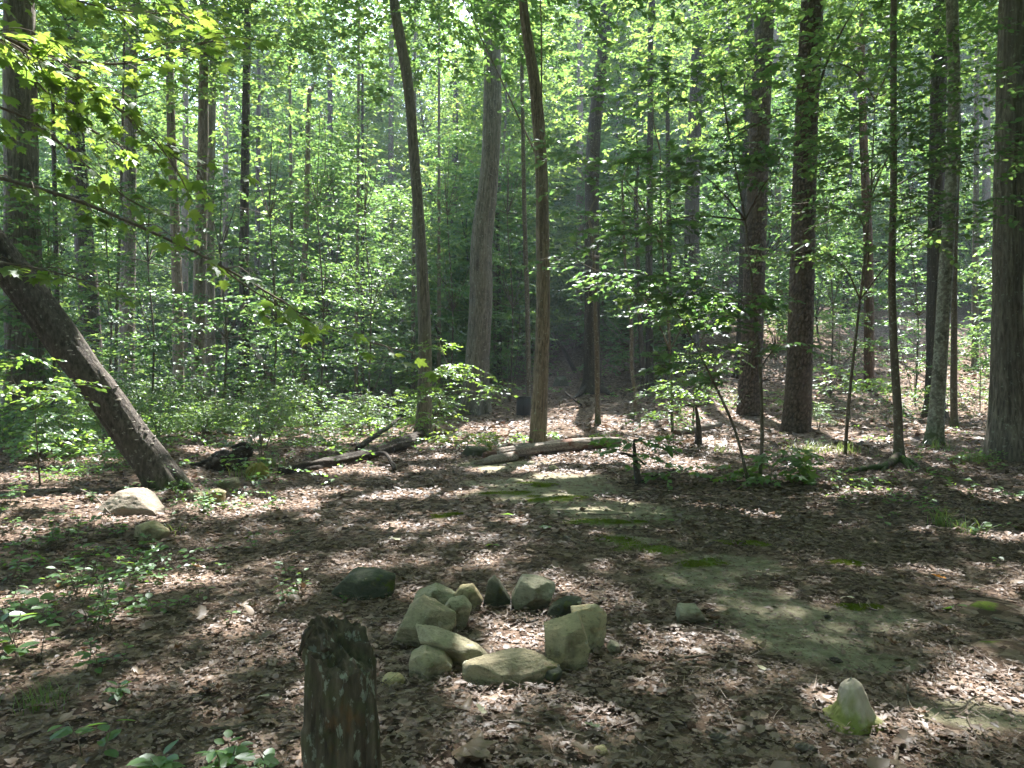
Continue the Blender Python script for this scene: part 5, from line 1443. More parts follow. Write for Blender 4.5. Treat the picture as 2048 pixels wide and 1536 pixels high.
rock('small flat grey-green stone just right of the yellowish slab', [(1214, 1296), (1222, 1282), (1238, 1290), (1243, 1304), (1225, 1305)], 3.92, 0.09, 'rock_grey', None, 15, 16, sub=4, sink=0.02)
rock('small dark stone tucked under the right end of the front rock', [(1084, 1352), (1095, 1338), (1118, 1332), (1124, 1345), (1108, 1362), (1090, 1364)], 3.52, 0.10, 'rock_dark', None, 16, 14, sub=4, sink=0.02)
rock('small angular grey rock lying alone right of the fire ring', [(1352, 1240), (1358, 1210), (1378, 1205), (1395, 1214), (1420, 1244), (1400, 1250), (1360, 1248)], 4.36, 0.17, 'rock_grey', [(-0.2, 1.4, 0.72), (0.8, 0.5, 0.8), (0, -0.6, 0.62)], 17, 24, group=None, sub=4)
rock('big pale layered boulder at the foot of the leaning tree', [(211, 1012), (222, 994), (240, 983), (272, 981), (292, 990), (300, 998), (318, 1018), (322, 1030), (295, 1037), (236, 1040), (218, 1028)], 7.45, 0.55, 'rock_pale', [(0.4, 0.8, 0.74), (-0.5, 1.0, 0.78), (0.3, -0.25, 0.82), (0, 2.5, 0.85)], 18, 20, group=None)
rock('low dark-footed rock below the big pale boulder', [(268, 1072), (276, 1050), (298, 1044), (320, 1050), (334, 1064), (322, 1076), (285, 1078)], 6.6, 0.26, 'rock_tan', None, 19, 16, sub=4, group=None)
rock('flat stone right of the leaning tree foot, nearer one of two', [(372, 998), (385, 986), (430, 979), (446, 985), (445, 998), (410, 1003)], 8.5, 0.30, 'rock_tan', None, 20, 16, sub=4, group=None)
rock('flat stone beside the rotten stump, farther one of two', [(425, 976), (432, 962), (468, 956), (476, 966), (470, 976)], 9.4, 0.3, 'rock_tan', None, 21, 16, sub=4, group=None)
rock('flat stone lying in front of the fallen log', [(1098, 934), (1110, 930), (1128, 940), (1122, 943), (1102, 940)], 11.2, 0.2, 'rock_tan', None, 22, 14, sub=4, group=None)
rock('greyish stone half sunk by the path in front of the log', [(1010, 965), (1022, 957), (1045, 960), (1050, 968), (1030, 972)], 9.9, 0.2, 'rock_grey', None, 23, 12, sub=4, group=None)
rock('mossy half-buried stone at the right edge', [(1972, 1318), (1985, 1302), (2012, 1298), (2030, 1308), (2030, 1322)], 3.9, 0.14, 'rock_grey', None, 24, 12, sub=4, group=None)
rock('lumpy stone chip near the bottom edge, right of the big brown leaf', [(1186, 1503), (1192, 1494), (1210, 1494), (1217, 1506), (1210, 1516), (1192, 1512)], 2.88, 0.05, 'rock_yellow', None, 25, 8, sub=4, group=None, sink=0.01)
rock('mossy boulder on the slope left of the dark rooted trunk', [(1105, 770), (1112, 755), (1130, 752), (1138, 768)], 27.5, 0.5, 'rock_dark', None, 26, 12, sub=4, group=None)
rock('low rock in the undergrowth left of the fallen log tip', [(920, 905), (935, 892), (970, 895), (985, 908)], 13.2, 0.35, 'rock_dark', None, 27, 12, sub=4, group=None)

# ------------------------------------------------------------------ broken stump in the foreground
def stump_material():
    m, nt, out = nmat('rotting_stump')
    v = mapped(nt, (1, 1, 1)); vs_ = mapped(nt, (1, 1, 0.22))
    n1 = noise_tex(nt, vs_, 26, 6, 0.65)
    n2 = noise_tex(nt, v, 9, 4, 0.6)
    vl = mapped(nt, (1, 1, 0.55))
    n3 = noise_tex(nt, vl, 30, 5, 0.62)
    n4 = noise_tex(nt, vl, 11, 4, 0.6)
    at = N(nt, 'ShaderNodeAttribute', attribute_name='tone')
    r = ramp(nt, [(0.25, (0.022, 0.018, 0.014)), (0.5, (0.095, 0.077, 0.055)), (0.78, (0.20, 0.165, 0.12))])
    L(nt, n1, r.inputs['Fac'])
    c = mixc(nt, thresh(nt, n2, 0.48, 0.62), r.outputs['Color'], mixc(nt, 0.55, r.outputs['Color'], (0.075, 0.085, 0.04)))
    c = mixc(nt, thresh(nt, n4, 0.58, 0.74), c, mixc(nt, n1, (0.06, 0.034, 0.018), (0.22, 0.125, 0.055)))
    vo = N(nt, 'ShaderNodeTexVoronoi'); vo.inputs['Scale'].default_value = 38; L(nt, vl, vo.inputs['Vector'])
    lf = N(nt, 'ShaderNodeMath', operation='MULTIPLY'); L(nt, thresh(nt, n3, 0.565, 0.62), lf.inputs[0]); L(nt, thresh(nt, n1, 0.34, 0.50), lf.inputs[1])
    c = mixc(nt, lf.outputs[0], c, mixc(nt, n1, (0.16, 0.175, 0.135), (0.38, 0.40, 0.33)))
    c = mixc(nt, at.outputs['Fac'], (0.012, 0.010, 0.008), c)
    p = N(nt, 'ShaderNodeBsdfPrincipled'); p.inputs['Roughness'].default_value = 0.85; p.inputs['Specular IOR Level'].default_value = 0.25
    L(nt, c, p.inputs['Base Color'])
    b = N(nt, 'ShaderNodeBump'); b.inputs['Strength'].default_value = 0.9; b.inputs['Distance'].default_value = 0.012
    L(nt, n1, b.inputs['Height'])
    b2 = N(nt, 'ShaderNodeBump'); b2.inputs['Strength'].default_value = 0.5; b2.inputs['Distance'].default_value = 0.006
    L(nt, lf.outputs[0], b2.inputs['Height']); L(nt, b.outputs[0], b2.inputs['Normal'])
    L(nt, b2.outputs[0], p.inputs['Normal'])
    L(nt, p.outputs[0], out.inputs['Surface'])
    return m
M['stump'] = stump_material()
M['stump_wood'] = plain_mat('stump_inner_wood', (0.17, 0.105, 0.055), 0.9, 0.5, 60, 0.8)
def build_stump():
    d = 2.25
    cx = (664 - CX) / F * d; cy_ = d + 0.1
    zt = CH + (HY - 1262) / F * d
    z0 = h1(cx, cy_) - 0.05
    rt = root('tree_stump', (cx, cy_, z0 + 0.05), 'broken rotting tree stump with pale lichen, cut by the bottom edge', 'stump')
    ns, nr = 120, 120
    th = np.linspace(0, 2 * np.pi, ns, endpoint=False)
    # theta: 0 = right (+x), pi/2 = away, pi = left, 3pi/2 = towards the camera
    def top(th):
        left = np.exp(-((np.angle(np.exp(1j * (th - 2.55)))) / 0.75) ** 2)
        right = np.exp(-((np.angle(np.exp(1j * (th - 6.1)))) / 0.7) ** 2)
        front = np.exp(-((np.angle(np.exp(1j * (th - 4.7)))) / 1.0) ** 2)
        back = np.exp(-((np.angle(np.exp(1j * (th - 1.2)))) / 0.7) ** 2)
        jag = 0.010 * vnoise(P3(np.cos(th) * 4, np.sin(th) * 4), 4) + 0.006 * vnoise(P3(np.cos(th) * 12, np.sin(th) * 12), 5)
        return zt - 0.055 + 0.05 * left - 0.10 * right - 0.085 * front + 0.02 * back + jag
    zt_th = top(th)
    v = np.linspace(0, 1, nr)
    TH, VV = np.meshgrid(th, v)
    ZZ = z0 + (zt_th[None, :] - z0) * VV
    hrel = (ZZ - z0) / (zt - z0)
    base_r = 0.118 - 0.032 * hrel ** 1.3
    c, s = np.cos(TH), np.sin(TH)
    rid = 1 - 2 * np.abs(vnoise(P3(c * 3.6, s * 3.6, ZZ * 3.0), 1))
    f2 = vnoise(P3(c * 8, s * 8, ZZ * 8), 2); f3 = vnoise(P3(c * 17, s * 17, ZZ * 13), 3)
    plate = sstep(-0.05, 0.10, vnoise(P3(c * 2.2, s * 2.2, ZZ * 6.0), 9))
    R = base_r + 0.010 * rid + 0.006 * f2 + 0.003 * f3 + 0.007 * plate
    X = cx + R * c * 1.04 + 0.012 * (1 - hrel); Y = cy_ + R * s * 0.92
    tone = np.clip(0.78 + 0.45 * rid + 0.3 * f2, 0.12, 1)
    V = np.stack([X, Y, ZZ], -1).reshape(-1, 3)
    i = np.arange(nr - 1)[:, None] * ns; j = np.arange(ns)[None, :]; j2 = (j + 1) % ns
    q = np.stack([i + j, i + j2, i + ns + j2, i + ns + j], -1).reshape(-1, 4)
    tris = np.concatenate([q[:, [0, 1, 2]], q[:, [0, 2, 3]]])
    obj('bark', mesh_np('stump_bark', V, tris, M['stump'], True, {'tone': tone.ravel()}), rt)
    # jagged broken top: wood rising and sinking between the rim
    rings = 14
    Vt = [np.stack([X[-1], Y[-1], ZZ[-1]], -1)]
    for k in range(1, rings + 1):
        f = 1 - k / rings
        zz = ZZ[-1] * f + (zt - 0.075) * (1 - f) + 0.022 * vnoise(P3(np.cos(th) * 5 * (f + .2), np.sin(th) * 5 * (f + .2), 0.3 * k), 15) * (1 if k < rings else 0) - 0.012 * (1 - f)
        Vt.append(np.stack([cx + 0.0 + (X[-1] - cx) * f, cy_ + (Y[-1] - cy_) * f, zz], -1))
    Vt = np.concatenate(Vt)
    i = np.arange(rings)[:, None] * ns
    q = np.stack([i + j, i + j2, i + ns + j2, i + ns + j], -1).reshape(-1, 4)
    tris = np.concatenate([q[:, [0, 1, 2]], q[:, [0, 2, 3]]])
    obj('broken_top', mesh_np('stump_top', Vt, tris, M['stump'], True, {'tone': np.clip(0.7 + 0.4 * vnoise(Vt * 60, 3), 0, 1)}), rt)
    def shard(pts, rad, nm, mat):
        V, Fc, t = tube_np([tuple(P(*p)) for p in pts], rad, 26, 9, lambda a, b, r: (r * 0.35 * vnoise(P3(np.cos(a) * 3, np.sin(a) * 3, b * 40), 7), np.clip(0.7 + 0.4 * np.cos(3 * a), 0, 1)))
        obj(nm, mesh_np(nm, V, Fc, mat, True, {'tone': t}), rt)
    shard([(597, 1312, 2.24), (606, 1288, 2.24), (614, 1266, 2.25), (628, 1252, 2.28)], [0.003, 0.007, 0.010, 0.006], 'splinter', M['stump'])
    shard([(636, 1254, 2.30), (646, 1268, 2.29), (652, 1300, 2.25)], [0.006, 0.013, 0.012], 'splinter', M['stump'])
    shard([(742, 1600, 2.24), (744, 1500, 2.24), (742, 1420, 2.245), (738, 1372, 2.25)], [0.018, 0.017, 0.015, 0.004], 'bark_slab', M['stump'])
    shard([(660, 1266, 2.42), (678, 1272, 2.42), (690, 1284, 2.40)], [0.004, 0.009, 0.003], 'splinter', M['stump_wood'])
build_stump()

# small pointed mossy stub
def stub_material():
    m, nt, out = nmat('mossy_stub')
    g = N(nt, 'ShaderNodeTexCoord'); sep = N(nt, 'ShaderNodeSeparateXYZ'); L(nt, g.outputs['Object'], sep.inputs[0])
    v = mapped(nt, (1, 1, 0.5)); n1 = noise_tex(nt, v, 30, 5, 0.6); n2 = noise_tex(nt, v, 10, 4)
    a = N(nt, 'ShaderNodeMath', operation='MULTIPLY_ADD'); L(nt, n2, a.inputs[0]); a.inputs[1].default_value = 0.36; L(nt, sep.outputs['Z'], a.inputs[2])
    wood = mixc(nt, n1, (0.26, 0.22, 0.17), (0.46, 0.41, 0.33))
    moss = mixc(nt, n1, (0.09, 0.11, 0.025), (0.24, 0.25, 0.06))
    c = mixc(nt, thresh(nt, a.outputs[0], 0.20, 0.32), moss, wood)
    p = N(nt, 'ShaderNodeBsdfPrincipled'); p.inputs['Roughness'].default_value = 0.9; L(nt, c, p.inputs['Base Color'])
    b = N(nt, 'ShaderNodeBump'); b.inputs['Strength'].default_value = 0.7; b.inputs['Distance'].default_value = 0.008; L(nt, n1, b.inputs['Height']); L(nt, b.outputs[0], p.inputs['Normal'])
    L(nt, p.outputs[0], out.inputs['Surface'])
    return m
def build_stub():
    g = G(1700, 1446)
    d = g.y
    ns, nr = 90, 60
    th = np.linspace(0, 2 * np.pi, ns, endpoint=False); v = np.linspace(0, 1, nr)
    TH, VV = np.meshgrid(th, v)
    hgt = 84 / F * d
    prof = np.interp(VV, [0, 0.12, 0.3, 0.5, 0.72, 0.88, 0.97, 1.0], [0.190, 0.125, 0.085, 0.066, 0.053, 0.042, 0.024, 0.0])
    lobes = 1 + (0.20 * np.cos(3 * TH + 0.6) + 0.08 * np.cos(5 * TH + 2)) * np.exp(-VV * 3.0)
    c, s = np.cos(TH), np.sin(TH)
    n = fbm(P3(c * 2, s * 2, VV * 4), 3, 6)
    R = prof * lobes * (1 + 0.16 * n) + 0.006 * vnoise(P3(c * 9, s * 9, VV * 16), 3) * sstep(0.7, 0.1, VV)
    X = R * c + 0.012 * np.sin(VV * 3.1) - 0.002; Y = R * s; Z = hgt * VV * (1 + 0.05 * np.cos(TH)) - 0.03 * (1 - VV)
    V = np.stack([X, Y, Z], -1).reshape(-1, 3)
    i = np.arange(nr - 1)[:, None] * ns; j = np.arange(ns)[None, :]; j2 = (j + 1) % ns
    q = np.stack([i + j, i + j2, i + ns + j2, i + ns + j], -1).reshape(-1, 4)
    o = obj('tree_stub', mesh_np('tree_stub', V, np.concatenate([q[:, [0, 1, 2]], q[:, [0, 2, 3]]]), stub_material(), True))
    o.location = g
    tag(o, 'small pointed mossy stub of a cut sapling in the sunlit right foreground', 'stump')
build_stub()

# ------------------------------------------------------------------ logs, rotten stumps, bin, bench
def log(label, pts, rad, mat, name='fallen_log', seed=0, ns=28, amp=0.02, parts=None, cat='log', stretch=1.0):
    W = [Vector(p) for p in pts]
    rt = root(name, (W[0].x, W[0].y, h1(W[0].x, W[0].y)), label, cat)
    def dsp(th, s, r):
        n = vnoise(P3(np.cos(th) * 3.0, np.sin(th) * 3.0, s * 1.6), seed)
        n2 = vnoise(P3(np.cos(th) * 7, np.sin(th) * 7, s * 2.0), seed + 1)
        rid = 1 - 2 * np.abs(n)
        e = vnoise(P3(np.cos(th) * 5, np.sin(th) * 5, 0 * s), seed + 2) * np.exp(-s / 0.12) * 0.25 * r
        return amp * (rid * 0.6 + 0.7 * n2) + e, np.clip(0.5 + 0.5 * rid + 0.3 * n2, 0.03, 1)
    Lg = sum((W[k + 1] - W[k]).length for k in range(len(W) - 1))
    V, Fc, t = tube_np([tuple(w) for w in W], rad, max(24, int(Lg / 0.05)), ns, dsp)
    obj('log_trunk', mesh_np('log_trunk', V, Fc, M[mat], True, {'tone': t}), rt)
    for (pp, rr, nm) in (parts or []):
        V, Fc, t = tube_np([tuple(Vector(q)) for q in pp], rr, 24, 10, dsp)
        obj(nm, mesh_np(nm, V, Fc, M[mat], True, {'tone': t}), rt)
    return rt
def on(px, py, up):
    g = G(px, py)
    return g + Vector((0, 0, up))
log('long weathered fallen log across the path, top sunlit, end split', [on(968, 924, 0.10), on(1020, 918, 0.12), on(1100, 908, 0.12), on(1180, 901, 0.13), on(1238, 895, 0.09)],
    [0.05, 0.09, 0.10, 0.10, 0.085], 'log_wood', seed=2, amp=0.02,
    parts=[([on(948, 931, 0.03), on(975, 929, 0.06), on(1030, 921, 0.07)], [0.02, 0.06, 0.08], 'split_end'), ([on(985, 915, 0.14), on(1010, 913, 0.17), on(1060, 909, 0.16)], [0.015, 0.035, 0.05], 'split_end')])
log('black rotten log running from the left bank to the slim curving trunk', [on(560, 950, 0.04), on(620, 941, 0.05), on(690, 929, 0.06), on(755, 914, 0.08), on(810, 897, 0.12), on(842, 882, 0.18)], [0.04, 0.07, 0.09, 0.10, 0.10, 0.08], 'log_dark', seed=5, amp=0.035,
    parts=[([on(715, 915, 0.14), on(760, 898, 0.3), on(800, 872, 0.42)], [0.03, 0.035, 0.02], 'dead_branch'), ([on(742, 925, 0.1), on(770, 933, 0.2), on(790, 945, 0.05)], [0.02, 0.018, 0.01], 'dead_branch')])
log('dark log lying in the undergrowth behind the black rotten log', [on(690, 838, 0.08), on(760, 836, 0.1), on(840, 834, 0.12), on(900, 830, 0.12)], [0.07, 0.09, 0.1, 0.09], 'log_dark', seed=8, amp=0.02)
log('pale log lying behind the log end, near the dark forked stub', [on(1350, 872, 0.07), on(1395, 864, 0.08), on(1440, 855, 0.08)], [0.06, 0.08, 0.07], 'log_wood', seed=9, amp=0.015)
log('thin fallen pole leaning on the slope left of the dark rooted trunk', [on(1150, 745, 0.05), P(1130, 705, 29.5), P(1104, 665, 29.5)], [0.10, 0.09, 0.05], 'log_dark', 'fallen_pole', 11, 10, 0.01)
log('thin dead stem slanting right of the bending dark trunk', [on(560, 785, 0.0), P(540, 750, 26), P(505, 690, 26)], [0.10, 0.09, 0.06], 'bark_brown', 'fallen_pole', 12, 10, 0.008)
log('thin dead limb slanting down before the dark rooted trunk', [on(1163, 812, 0.02), P(1145, 797, 25), P(1128, 782, 25.2)], [0.035, 0.03, 0.02], 'log_dark', 'fallen_pole', 13, 8, 0.004)
log('thin dead pole slanting right of the slim curving trunk', [on(905, 745, 0.0), P(885, 690, 29), P(850, 590, 29)], [0.06, 0.05, 0.03], 'log_dark', 'fallen_pole', 14, 8, 0.004)
log('long dead limb lying flat high on the right slope', [P(1610, 535, 38), P(1680, 530, 38), P(1760, 522, 38.5)], [0.09, 0.09, 0.06], 'log_dark', 'fallen_pole', 15, 8, 0.01)

def rotten_stump():
    c = on(462, 940, 0.0)
    rt = root('rotten_stump', c, 'jagged rotten stump overgrown with grass, right of the leaning tree', 'stump')
    v, f = ICO5
    q = v * np.array([0.27, 0.18, 0.18])
    n = fbm(v * np.array([2.2, 2.2, 1.5]) + 3, 4, 3); rid = 1 - 2 * np.abs(vnoise(v * np.array([5, 5, 2.0]), 8))
    q = q * (1 + 0.55 * n + 0.14 * rid)[:, None]
    q[:, 2] += 0.14 * np.maximum(v[:, 0], 0) + 0.10
    q = q + np.array(c[:]) 
    obj('wood', mesh_np('rotten_wood', q, f, M['log_dark'], True, {'tone': np.clip(0.5 + 0.5 * rid, 0, 1)}), rt)
    for (a, b, r0, r1) in [((395, 945), (450, 915), 0.03, 0.05), ((410, 948), (470, 930), 0.02, 0.04), ((505, 965), (480, 930), 0.02, 0.05), ((470, 900), (500, 890), 0.08, 0.03), ((380, 940), (420, 938), 0.02, 0.06)]:
        A, B = P(*a, 10.9), P(*b, 10.9)
        A.z = max(A.z, h1(A.x, A.y) + 0.01)
        V, Fc, t = tube_np([tuple(A), tuple((A + B) / 2 + Vector((0, 0, 0.03))), tuple(B)], [r0, (r0 + r1) / 2, r1], 20, 9, d_smooth(0.01, 4))
        obj('root', mesh_np('root', V, Fc, M['log_dark'], True, {'tone': t}), rt)
    mo = ICO4[0] * np.array([0.16, 0.14, 0.14]) * (1 + 0.3 * fbm(ICO4[0] * 3, 4, 2))[:, None] + np.array(on(515, 955, 0.06)[:])
    obj('moss_cushion', mesh_np('moss_cushion', mo, ICO4[1], plain_mat('moss_yellow', (0.17, 0.15, 0.03), 0.95, 0.5, 40, 0.9), True), rt)
rotten_stump()

def small_stump(px, py, w, hgt, label, mat='log_dark', seed=0):
    g = G(px, py); r = w / 2 / F * g.y
    rt = root('tree_stump', g, label, 'stump')
    V, Fc, t = tube_np([(g.x, g.y, g.z - .05), (g.x, g.y, g.z + hgt * 0.5), (g.x + r * 0.2, g.y, g.z + hgt)], [r * 1.15, r, r * 0.85], 24, 24, flare(d_ridged(0.02, 10, 2.0, seed), 0.3, 0.15, 4, seed))
    obj('wood', mesh_np('stump_wood', V, Fc, M[mat], True, {'tone': t}), rt)
small_stump(620, 840, 36, 0.55, 'short dark stump in the undergrowth by the slender sunlit stem', seed=2)
g = G(1397, 890)
sapling('dead_sapling', 'dark forked stub standing before the pale log', 'stump', [g, g + Vector((0.0, 0, 0.35)), g + Vector((-0.05, 0, 0.75))], 0.085, [(g + Vector((0.25, 0, 0.8)), (0.3, 0.3, 0.12), 8), (g + Vector((-0.3, 0, 0.75)), (0.3, 0.3, 0.1), 8)], T_DIAMOND, 0.08, 7, M['leaf_low'], 0.3, bark='bark_dark')

def bin_():
    g = G(1047, 831); r = 14.5 / F * g.y; hgt = 37 / F * g.y
    rt = root('litter_bin', g, 'black round slatted litter bin left of the slim ridged trunk', 'bin')
    mb = plain_mat('bin_black_metal', (0.012, 0.014, 0.014), 0.5, 0.3, 20, 0.1)
    def ring(z0, z1, r0, r1, nm):
        n = 40; th = np.linspace(0, 6.283185, n, endpoint=False)
        vs_ = []
        for (rr, z) in ((r0, z0), (r1, z0), (r1, z1), (r0, z1)):
            vs_.append(np.stack([g.x + rr * np.cos(th), g.y + rr * np.sin(th), np.full(n, g.z + z)], -1))
        V = np.concatenate(vs_); f = []
        for k in range(4):
            a, b = k * n, ((k + 1) % 4) * n
            for j in range(n):
                f.append([a + j, a + (j + 1) % n, b + (j + 1) % n, b + j])
        obj(nm, mesh_np(nm, V, np.array(f), mb, False), rt)
    ring(0.0, 0.05, r * 0.9, r * 1.02, 'base_ring'); ring(hgt - 0.05, hgt, r * 0.86, r * 1.04, 'rim'); ring(0.02, hgt - 0.03, r * 0.80, r * 0.86, 'liner')
    w = 2 * math.pi * r / 28 * 0.40
    b = [(-w, -0.008, 0.04), (w, -0.008, 0.04), (w, 0.008, 0.04), (-w, 0.008, 0.04), (-w, -0.008, hgt - 0.045), (w, -0.008, hgt - 0.045), (w, 0.008, hgt - 0.045), (-w, 0.008, hgt - 0.045)]
    me = mesh_np('slat', np.array(b), np.array([[0, 3, 2, 1], [4, 5, 6, 7], [0, 1, 5, 4], [1, 2, 6, 5], [2, 3, 7, 6], [3, 0, 4, 7]]), mb, False)
    for k in range(28):
        a = 2 * math.pi * k / 28
        o = bpy.data.objects.new('slat', me); col.objects.link(o); o.parent = rt
        o.location = (0.95 * r * math.cos(a), 0.95 * r * math.sin(a), 0); o.rotation_euler = (0, 0, a + math.pi / 2)
bin_()
def bench():
    g = G(738, 822); 
    rt = root('log_bench', g, 'pale log bench on two short props in the sunny patch far left of centre', 'bench')
    d = g.y; hl = 32 / F * d
    def cyl(a, b, r, nm, m):
        V, Fc, t = tube_np([tuple(a), tuple((a + b) / 2), tuple(b)], [r, r * 1.02, r], 12, 18, d_smooth(0.006, 3))
        obj(nm, mesh_np(nm, V, Fc, M[m], True, {'tone': t}), rt)
    z = 0.33
    cyl(g + Vector((-hl, 0, z + 0.1)), g + Vector((hl, 0.2, z - 0.02)), 0.16, 'seat_log', 'log_wood')
    cyl(g + Vector((-hl * 0.6, 0, -0.05)), g + Vector((-hl * 0.6, 0, z - 0.1)), 0.11, 'prop', 'log_dark')
    cyl(g + Vector((hl * 0.7, 0.15, -0.05)), g + Vector((hl * 0.7, 0.15, z - 0.14)), 0.11, 'prop', 'log_dark')
bench()

# shelf fungi on the leaning trunk, and mossy roots of the slender stem
fm = plain_mat('shelf_fungus', (0.52, 0.48, 0.42), 0.7, 0.2, 60, 0.2)
n = 12; th = np.linspace(0, math.pi, n)
fv = [(0, 0, 0.0), (0, 0, -0.25)] + [(math.cos(a), -math.sin(a) * 0.8, 0.05) for a in th] + [(math.cos(a) * 0.9, -math.sin(a) * 0.7, -0.22) for a in th]
ff = []
for k in range(n - 1):
    ff += [[0, 2 + k, 3 + k], [1, 3 + n + k, 2 + n + k], [2 + k, 2 + n + k, 3 + n + k], [2 + k, 3 + n + k, 3 + k]]
fung = mesh_np('shelf_fungus', np.array(fv), np.array(ff), fm, True)
random.seed(9)
LP_ = np.array([tuple(P(*q)) for q in [(338, 992, 9.15), (262, 868, 9.1), (140, 700, 9.0), (28, 548, 8.9)]])
LC = catmull(LP_, 100)
for k in range(30):
    t = random.choice([random.uniform(0.08, 0.45), random.uniform(0.45, 0.72)])
    c = Vector(LC[int(t * 99)]); tg = (Vector(LC[min(99, int(t * 99) + 1)]) - Vector(LC[int(t * 99)])).normalized()
    side = tg.cross(Vector((0, 1, 0))).normalized()
    if side.x < 0: side = -side
    ang = random.choice([random.uniform(-0.15, 0.5), random.uniform(0.5, 1.3)])
    nv = (side * math.cos(ang) + Vector((0, -1, 0)) * math.sin(ang)).normalized()
    s = random.uniform(0.012, 0.034)
    o = bpy.data.objects.new('shelf_fungus', fung); col.objects.link(o)
    o.parent = LEAN; o.matrix_parent_inverse = Matrix.Translation(-Vector(LEAN.location))
    Y = -nv; Z = Vector((0, 0, 1)); X = Y.cross(Z).normalized(); Z = X.cross(Y)
    o.matrix_basis = Matrix.Translation(c + nv * 0.21) @ Matrix(((X.x, Y.x, Z.x, 0), (X.y, Y.y, Z.y, 0), (X.z, Y.z, Z.z, 0), (0, 0, 0, 1))) @ Matrix.Diagonal((s, s, s, 1))
M['mossy_root'] = bark_mat('mossy_root', (0.05, 0.04, 0.03), (0.16, 0.13, 0.09), lich_amt=0.1, patch=((0.045, 0.075, 0.018), 6.0, 0.45))
rs = [o for o in bpy.data.objects if o.get('label', '').startswith('slender brown stem on exposed')][0]
for (pp, r0) in [([(1796, 905), (1770, 930), (1725, 950), (1680, 958)], 0.075), ([(1798, 905), (1822, 925), (1832, 950)], 0.06), ([(1800, 900), (1835, 920), (1836, 940)], 0.045), ([(1792, 910), (1772, 948), (1762, 955)], 0.06), ([(1800, 915), (1815, 950), (1822, 966)], 0.05)]:
    pts = []
    for k, (px, py) in enumerate(pp):
        q = P(px, py, 12.0 - 0.35 * k) ; gz = h1(q.x, q.y)
        q.z = gz + (0.16 if k == 0 else 0.05 if k < len(pp) - 1 else -0.02)
        pts.append(tuple(q))
    V, Fc, t = tube_np(pts, list(np.linspace(r0, r0 * 0.35, len(pts))), 28, 10, d_smooth(0.008, 5))
    obj('root', mesh_np('exposed_root', V, Fc, M['mossy_root'], True, {'tone': t}), rs)
rs2 = [o for o in bpy.data.objects if o.get('label', '').startswith('dark upright trunk with spreading')][0]
for (pp, r0) in [([(1180, 785), (1160, 806), (1140, 812)], 0.14), ([(1192, 785), (1212, 806), (1232, 812)], 0.14), ([(1186, 785), (1190, 812), (1196, 820)], 0.12)]:
    pts = []
    for k, (px, py) in enumerate(pp):
        q = P(px, py, 28.0 - 0.5 * k); q.z = h1(q.x, q.y) + (0.3 if k == 0 else 0.1 if k == 1 else -0.05); pts.append(tuple(q))
    V, Fc, t = tube_np(pts, list(np.linspace(r0, r0 * 0.35, len(pts))), 20, 10, d_smooth(0.01, 5))
    obj('root', mesh_np('exposed_root', V, Fc, M['bark_dark'], True, {'tone': t}), rs2)

# ------------------------------------------------------------------ small things on the ground
def twig(pts, r, label, mat='twig', lift=0.012):
    W = []
    for (px, py) in pts:
        g = G(px, py); W.append((g.x, g.y, g.z + lift + r))
    rt = obj('fallen_twig', None); 
    bpy.data.objects.remove(rt)
    V, Fc, t = tube_np(W, list(np.linspace(r, r * 0.4, len(W))), 24, 7, d_smooth(r * 0.25, int(pts[0][0]) % 80))
    o0 = np.array(W[0]); 
    o = obj('fallen_twig', mesh_np('fallen_twig', V - o0, Fc, M[mat], True, {'tone': t}))
    o.location = tuple(o0)
    tag(o, label, 'twig', 'twigs lying on the ground')
twig([(1885, 1436), (1925, 1428), (1942, 1412), (1965, 1405)], 0.006, 'forked-looking bent twig on the bare soil near the right edge', lift=0.02)
twig([(1815, 1380), (1818, 1410), (1832, 1436), (1845, 1462), (1868, 1490)], 0.005, 'long crooked twig right of the mossy stub')
twig([(1900, 1300), (1907, 1325), (1910, 1344)], 0.007, 'short straight pale twig below the sprig of green leaves', 'log_wood')
twig([(1760, 1464), (1800, 1468), (1820, 1466)], 0.006, 'dark twig lying just below the mossy stub')
twig([(1665, 1447), (1690, 1452), (1705, 1462)], 0.005, 'thin twig at the front foot of the mossy stub')
twig([(1930, 1430), (1950, 1480), (1995, 1520)], 0.005, 'thin twig pointing to the bottom right corner')
twig([(1985, 1243), (2010, 1250), (2048, 1258)], 0.010, 'dark stick at the right edge beside the moss patch')
twig([(1712, 1268), (1760, 1272), (1770, 1270)], 0.006, 'dark twig on the greenish bare soil')
twig([(1370, 1324), (1395, 1322), (1420, 1318)], 0.008, 'short thick dark twig right of the fire ring')
twig([(1015, 1452), (1060, 1458), (1095, 1461)], 0.006, 'grey twig in the litter in front of the fire ring')
twig([(1137, 1502), (1145, 1490), (1152, 1484)], 0.003, 'thin straw-coloured stalk near the bottom centre', 'log_wood')
twig([(1130, 1078), (1150, 1090), (1176, 1098)], 0.012, 'curved dark stick beside the largest moss patch')
twig([(1246, 1022), (1262, 1002), (1296, 994)], 0.010, 'pale bent stick on the path left of the bushy small tree', 'log_wood')
twig([(1175, 1032), (1220, 1034), (1258, 1030)], 0.010, 'thin stick along the upper moss strip')
twig([(420, 1470), (470, 1462), (520, 1456)], 0.006, 'dark twig in the litter left of the stump')
twig([(150, 985), (190, 1005), (212, 1030), (222, 1040)], 0.009, 'pale curved twig arching left of the big pale boulder', 'log_wood', 0.05)
twig([(1405, 1100), (1450, 1080), (1466, 1074)], 0.008, 'thin slanting stick right of the largest moss patch')
twig([(1050, 1306), (1052, 1312), (1068, 1311), (1078, 1306)], 0.006, 'curled dark twig lying on the ring front rock', 'log_dark', 0.17)
twig([(1790, 1540), (1796, 1515), (1792, 1500)], 0.007, 'short dark stick at the bottom edge below the stub')
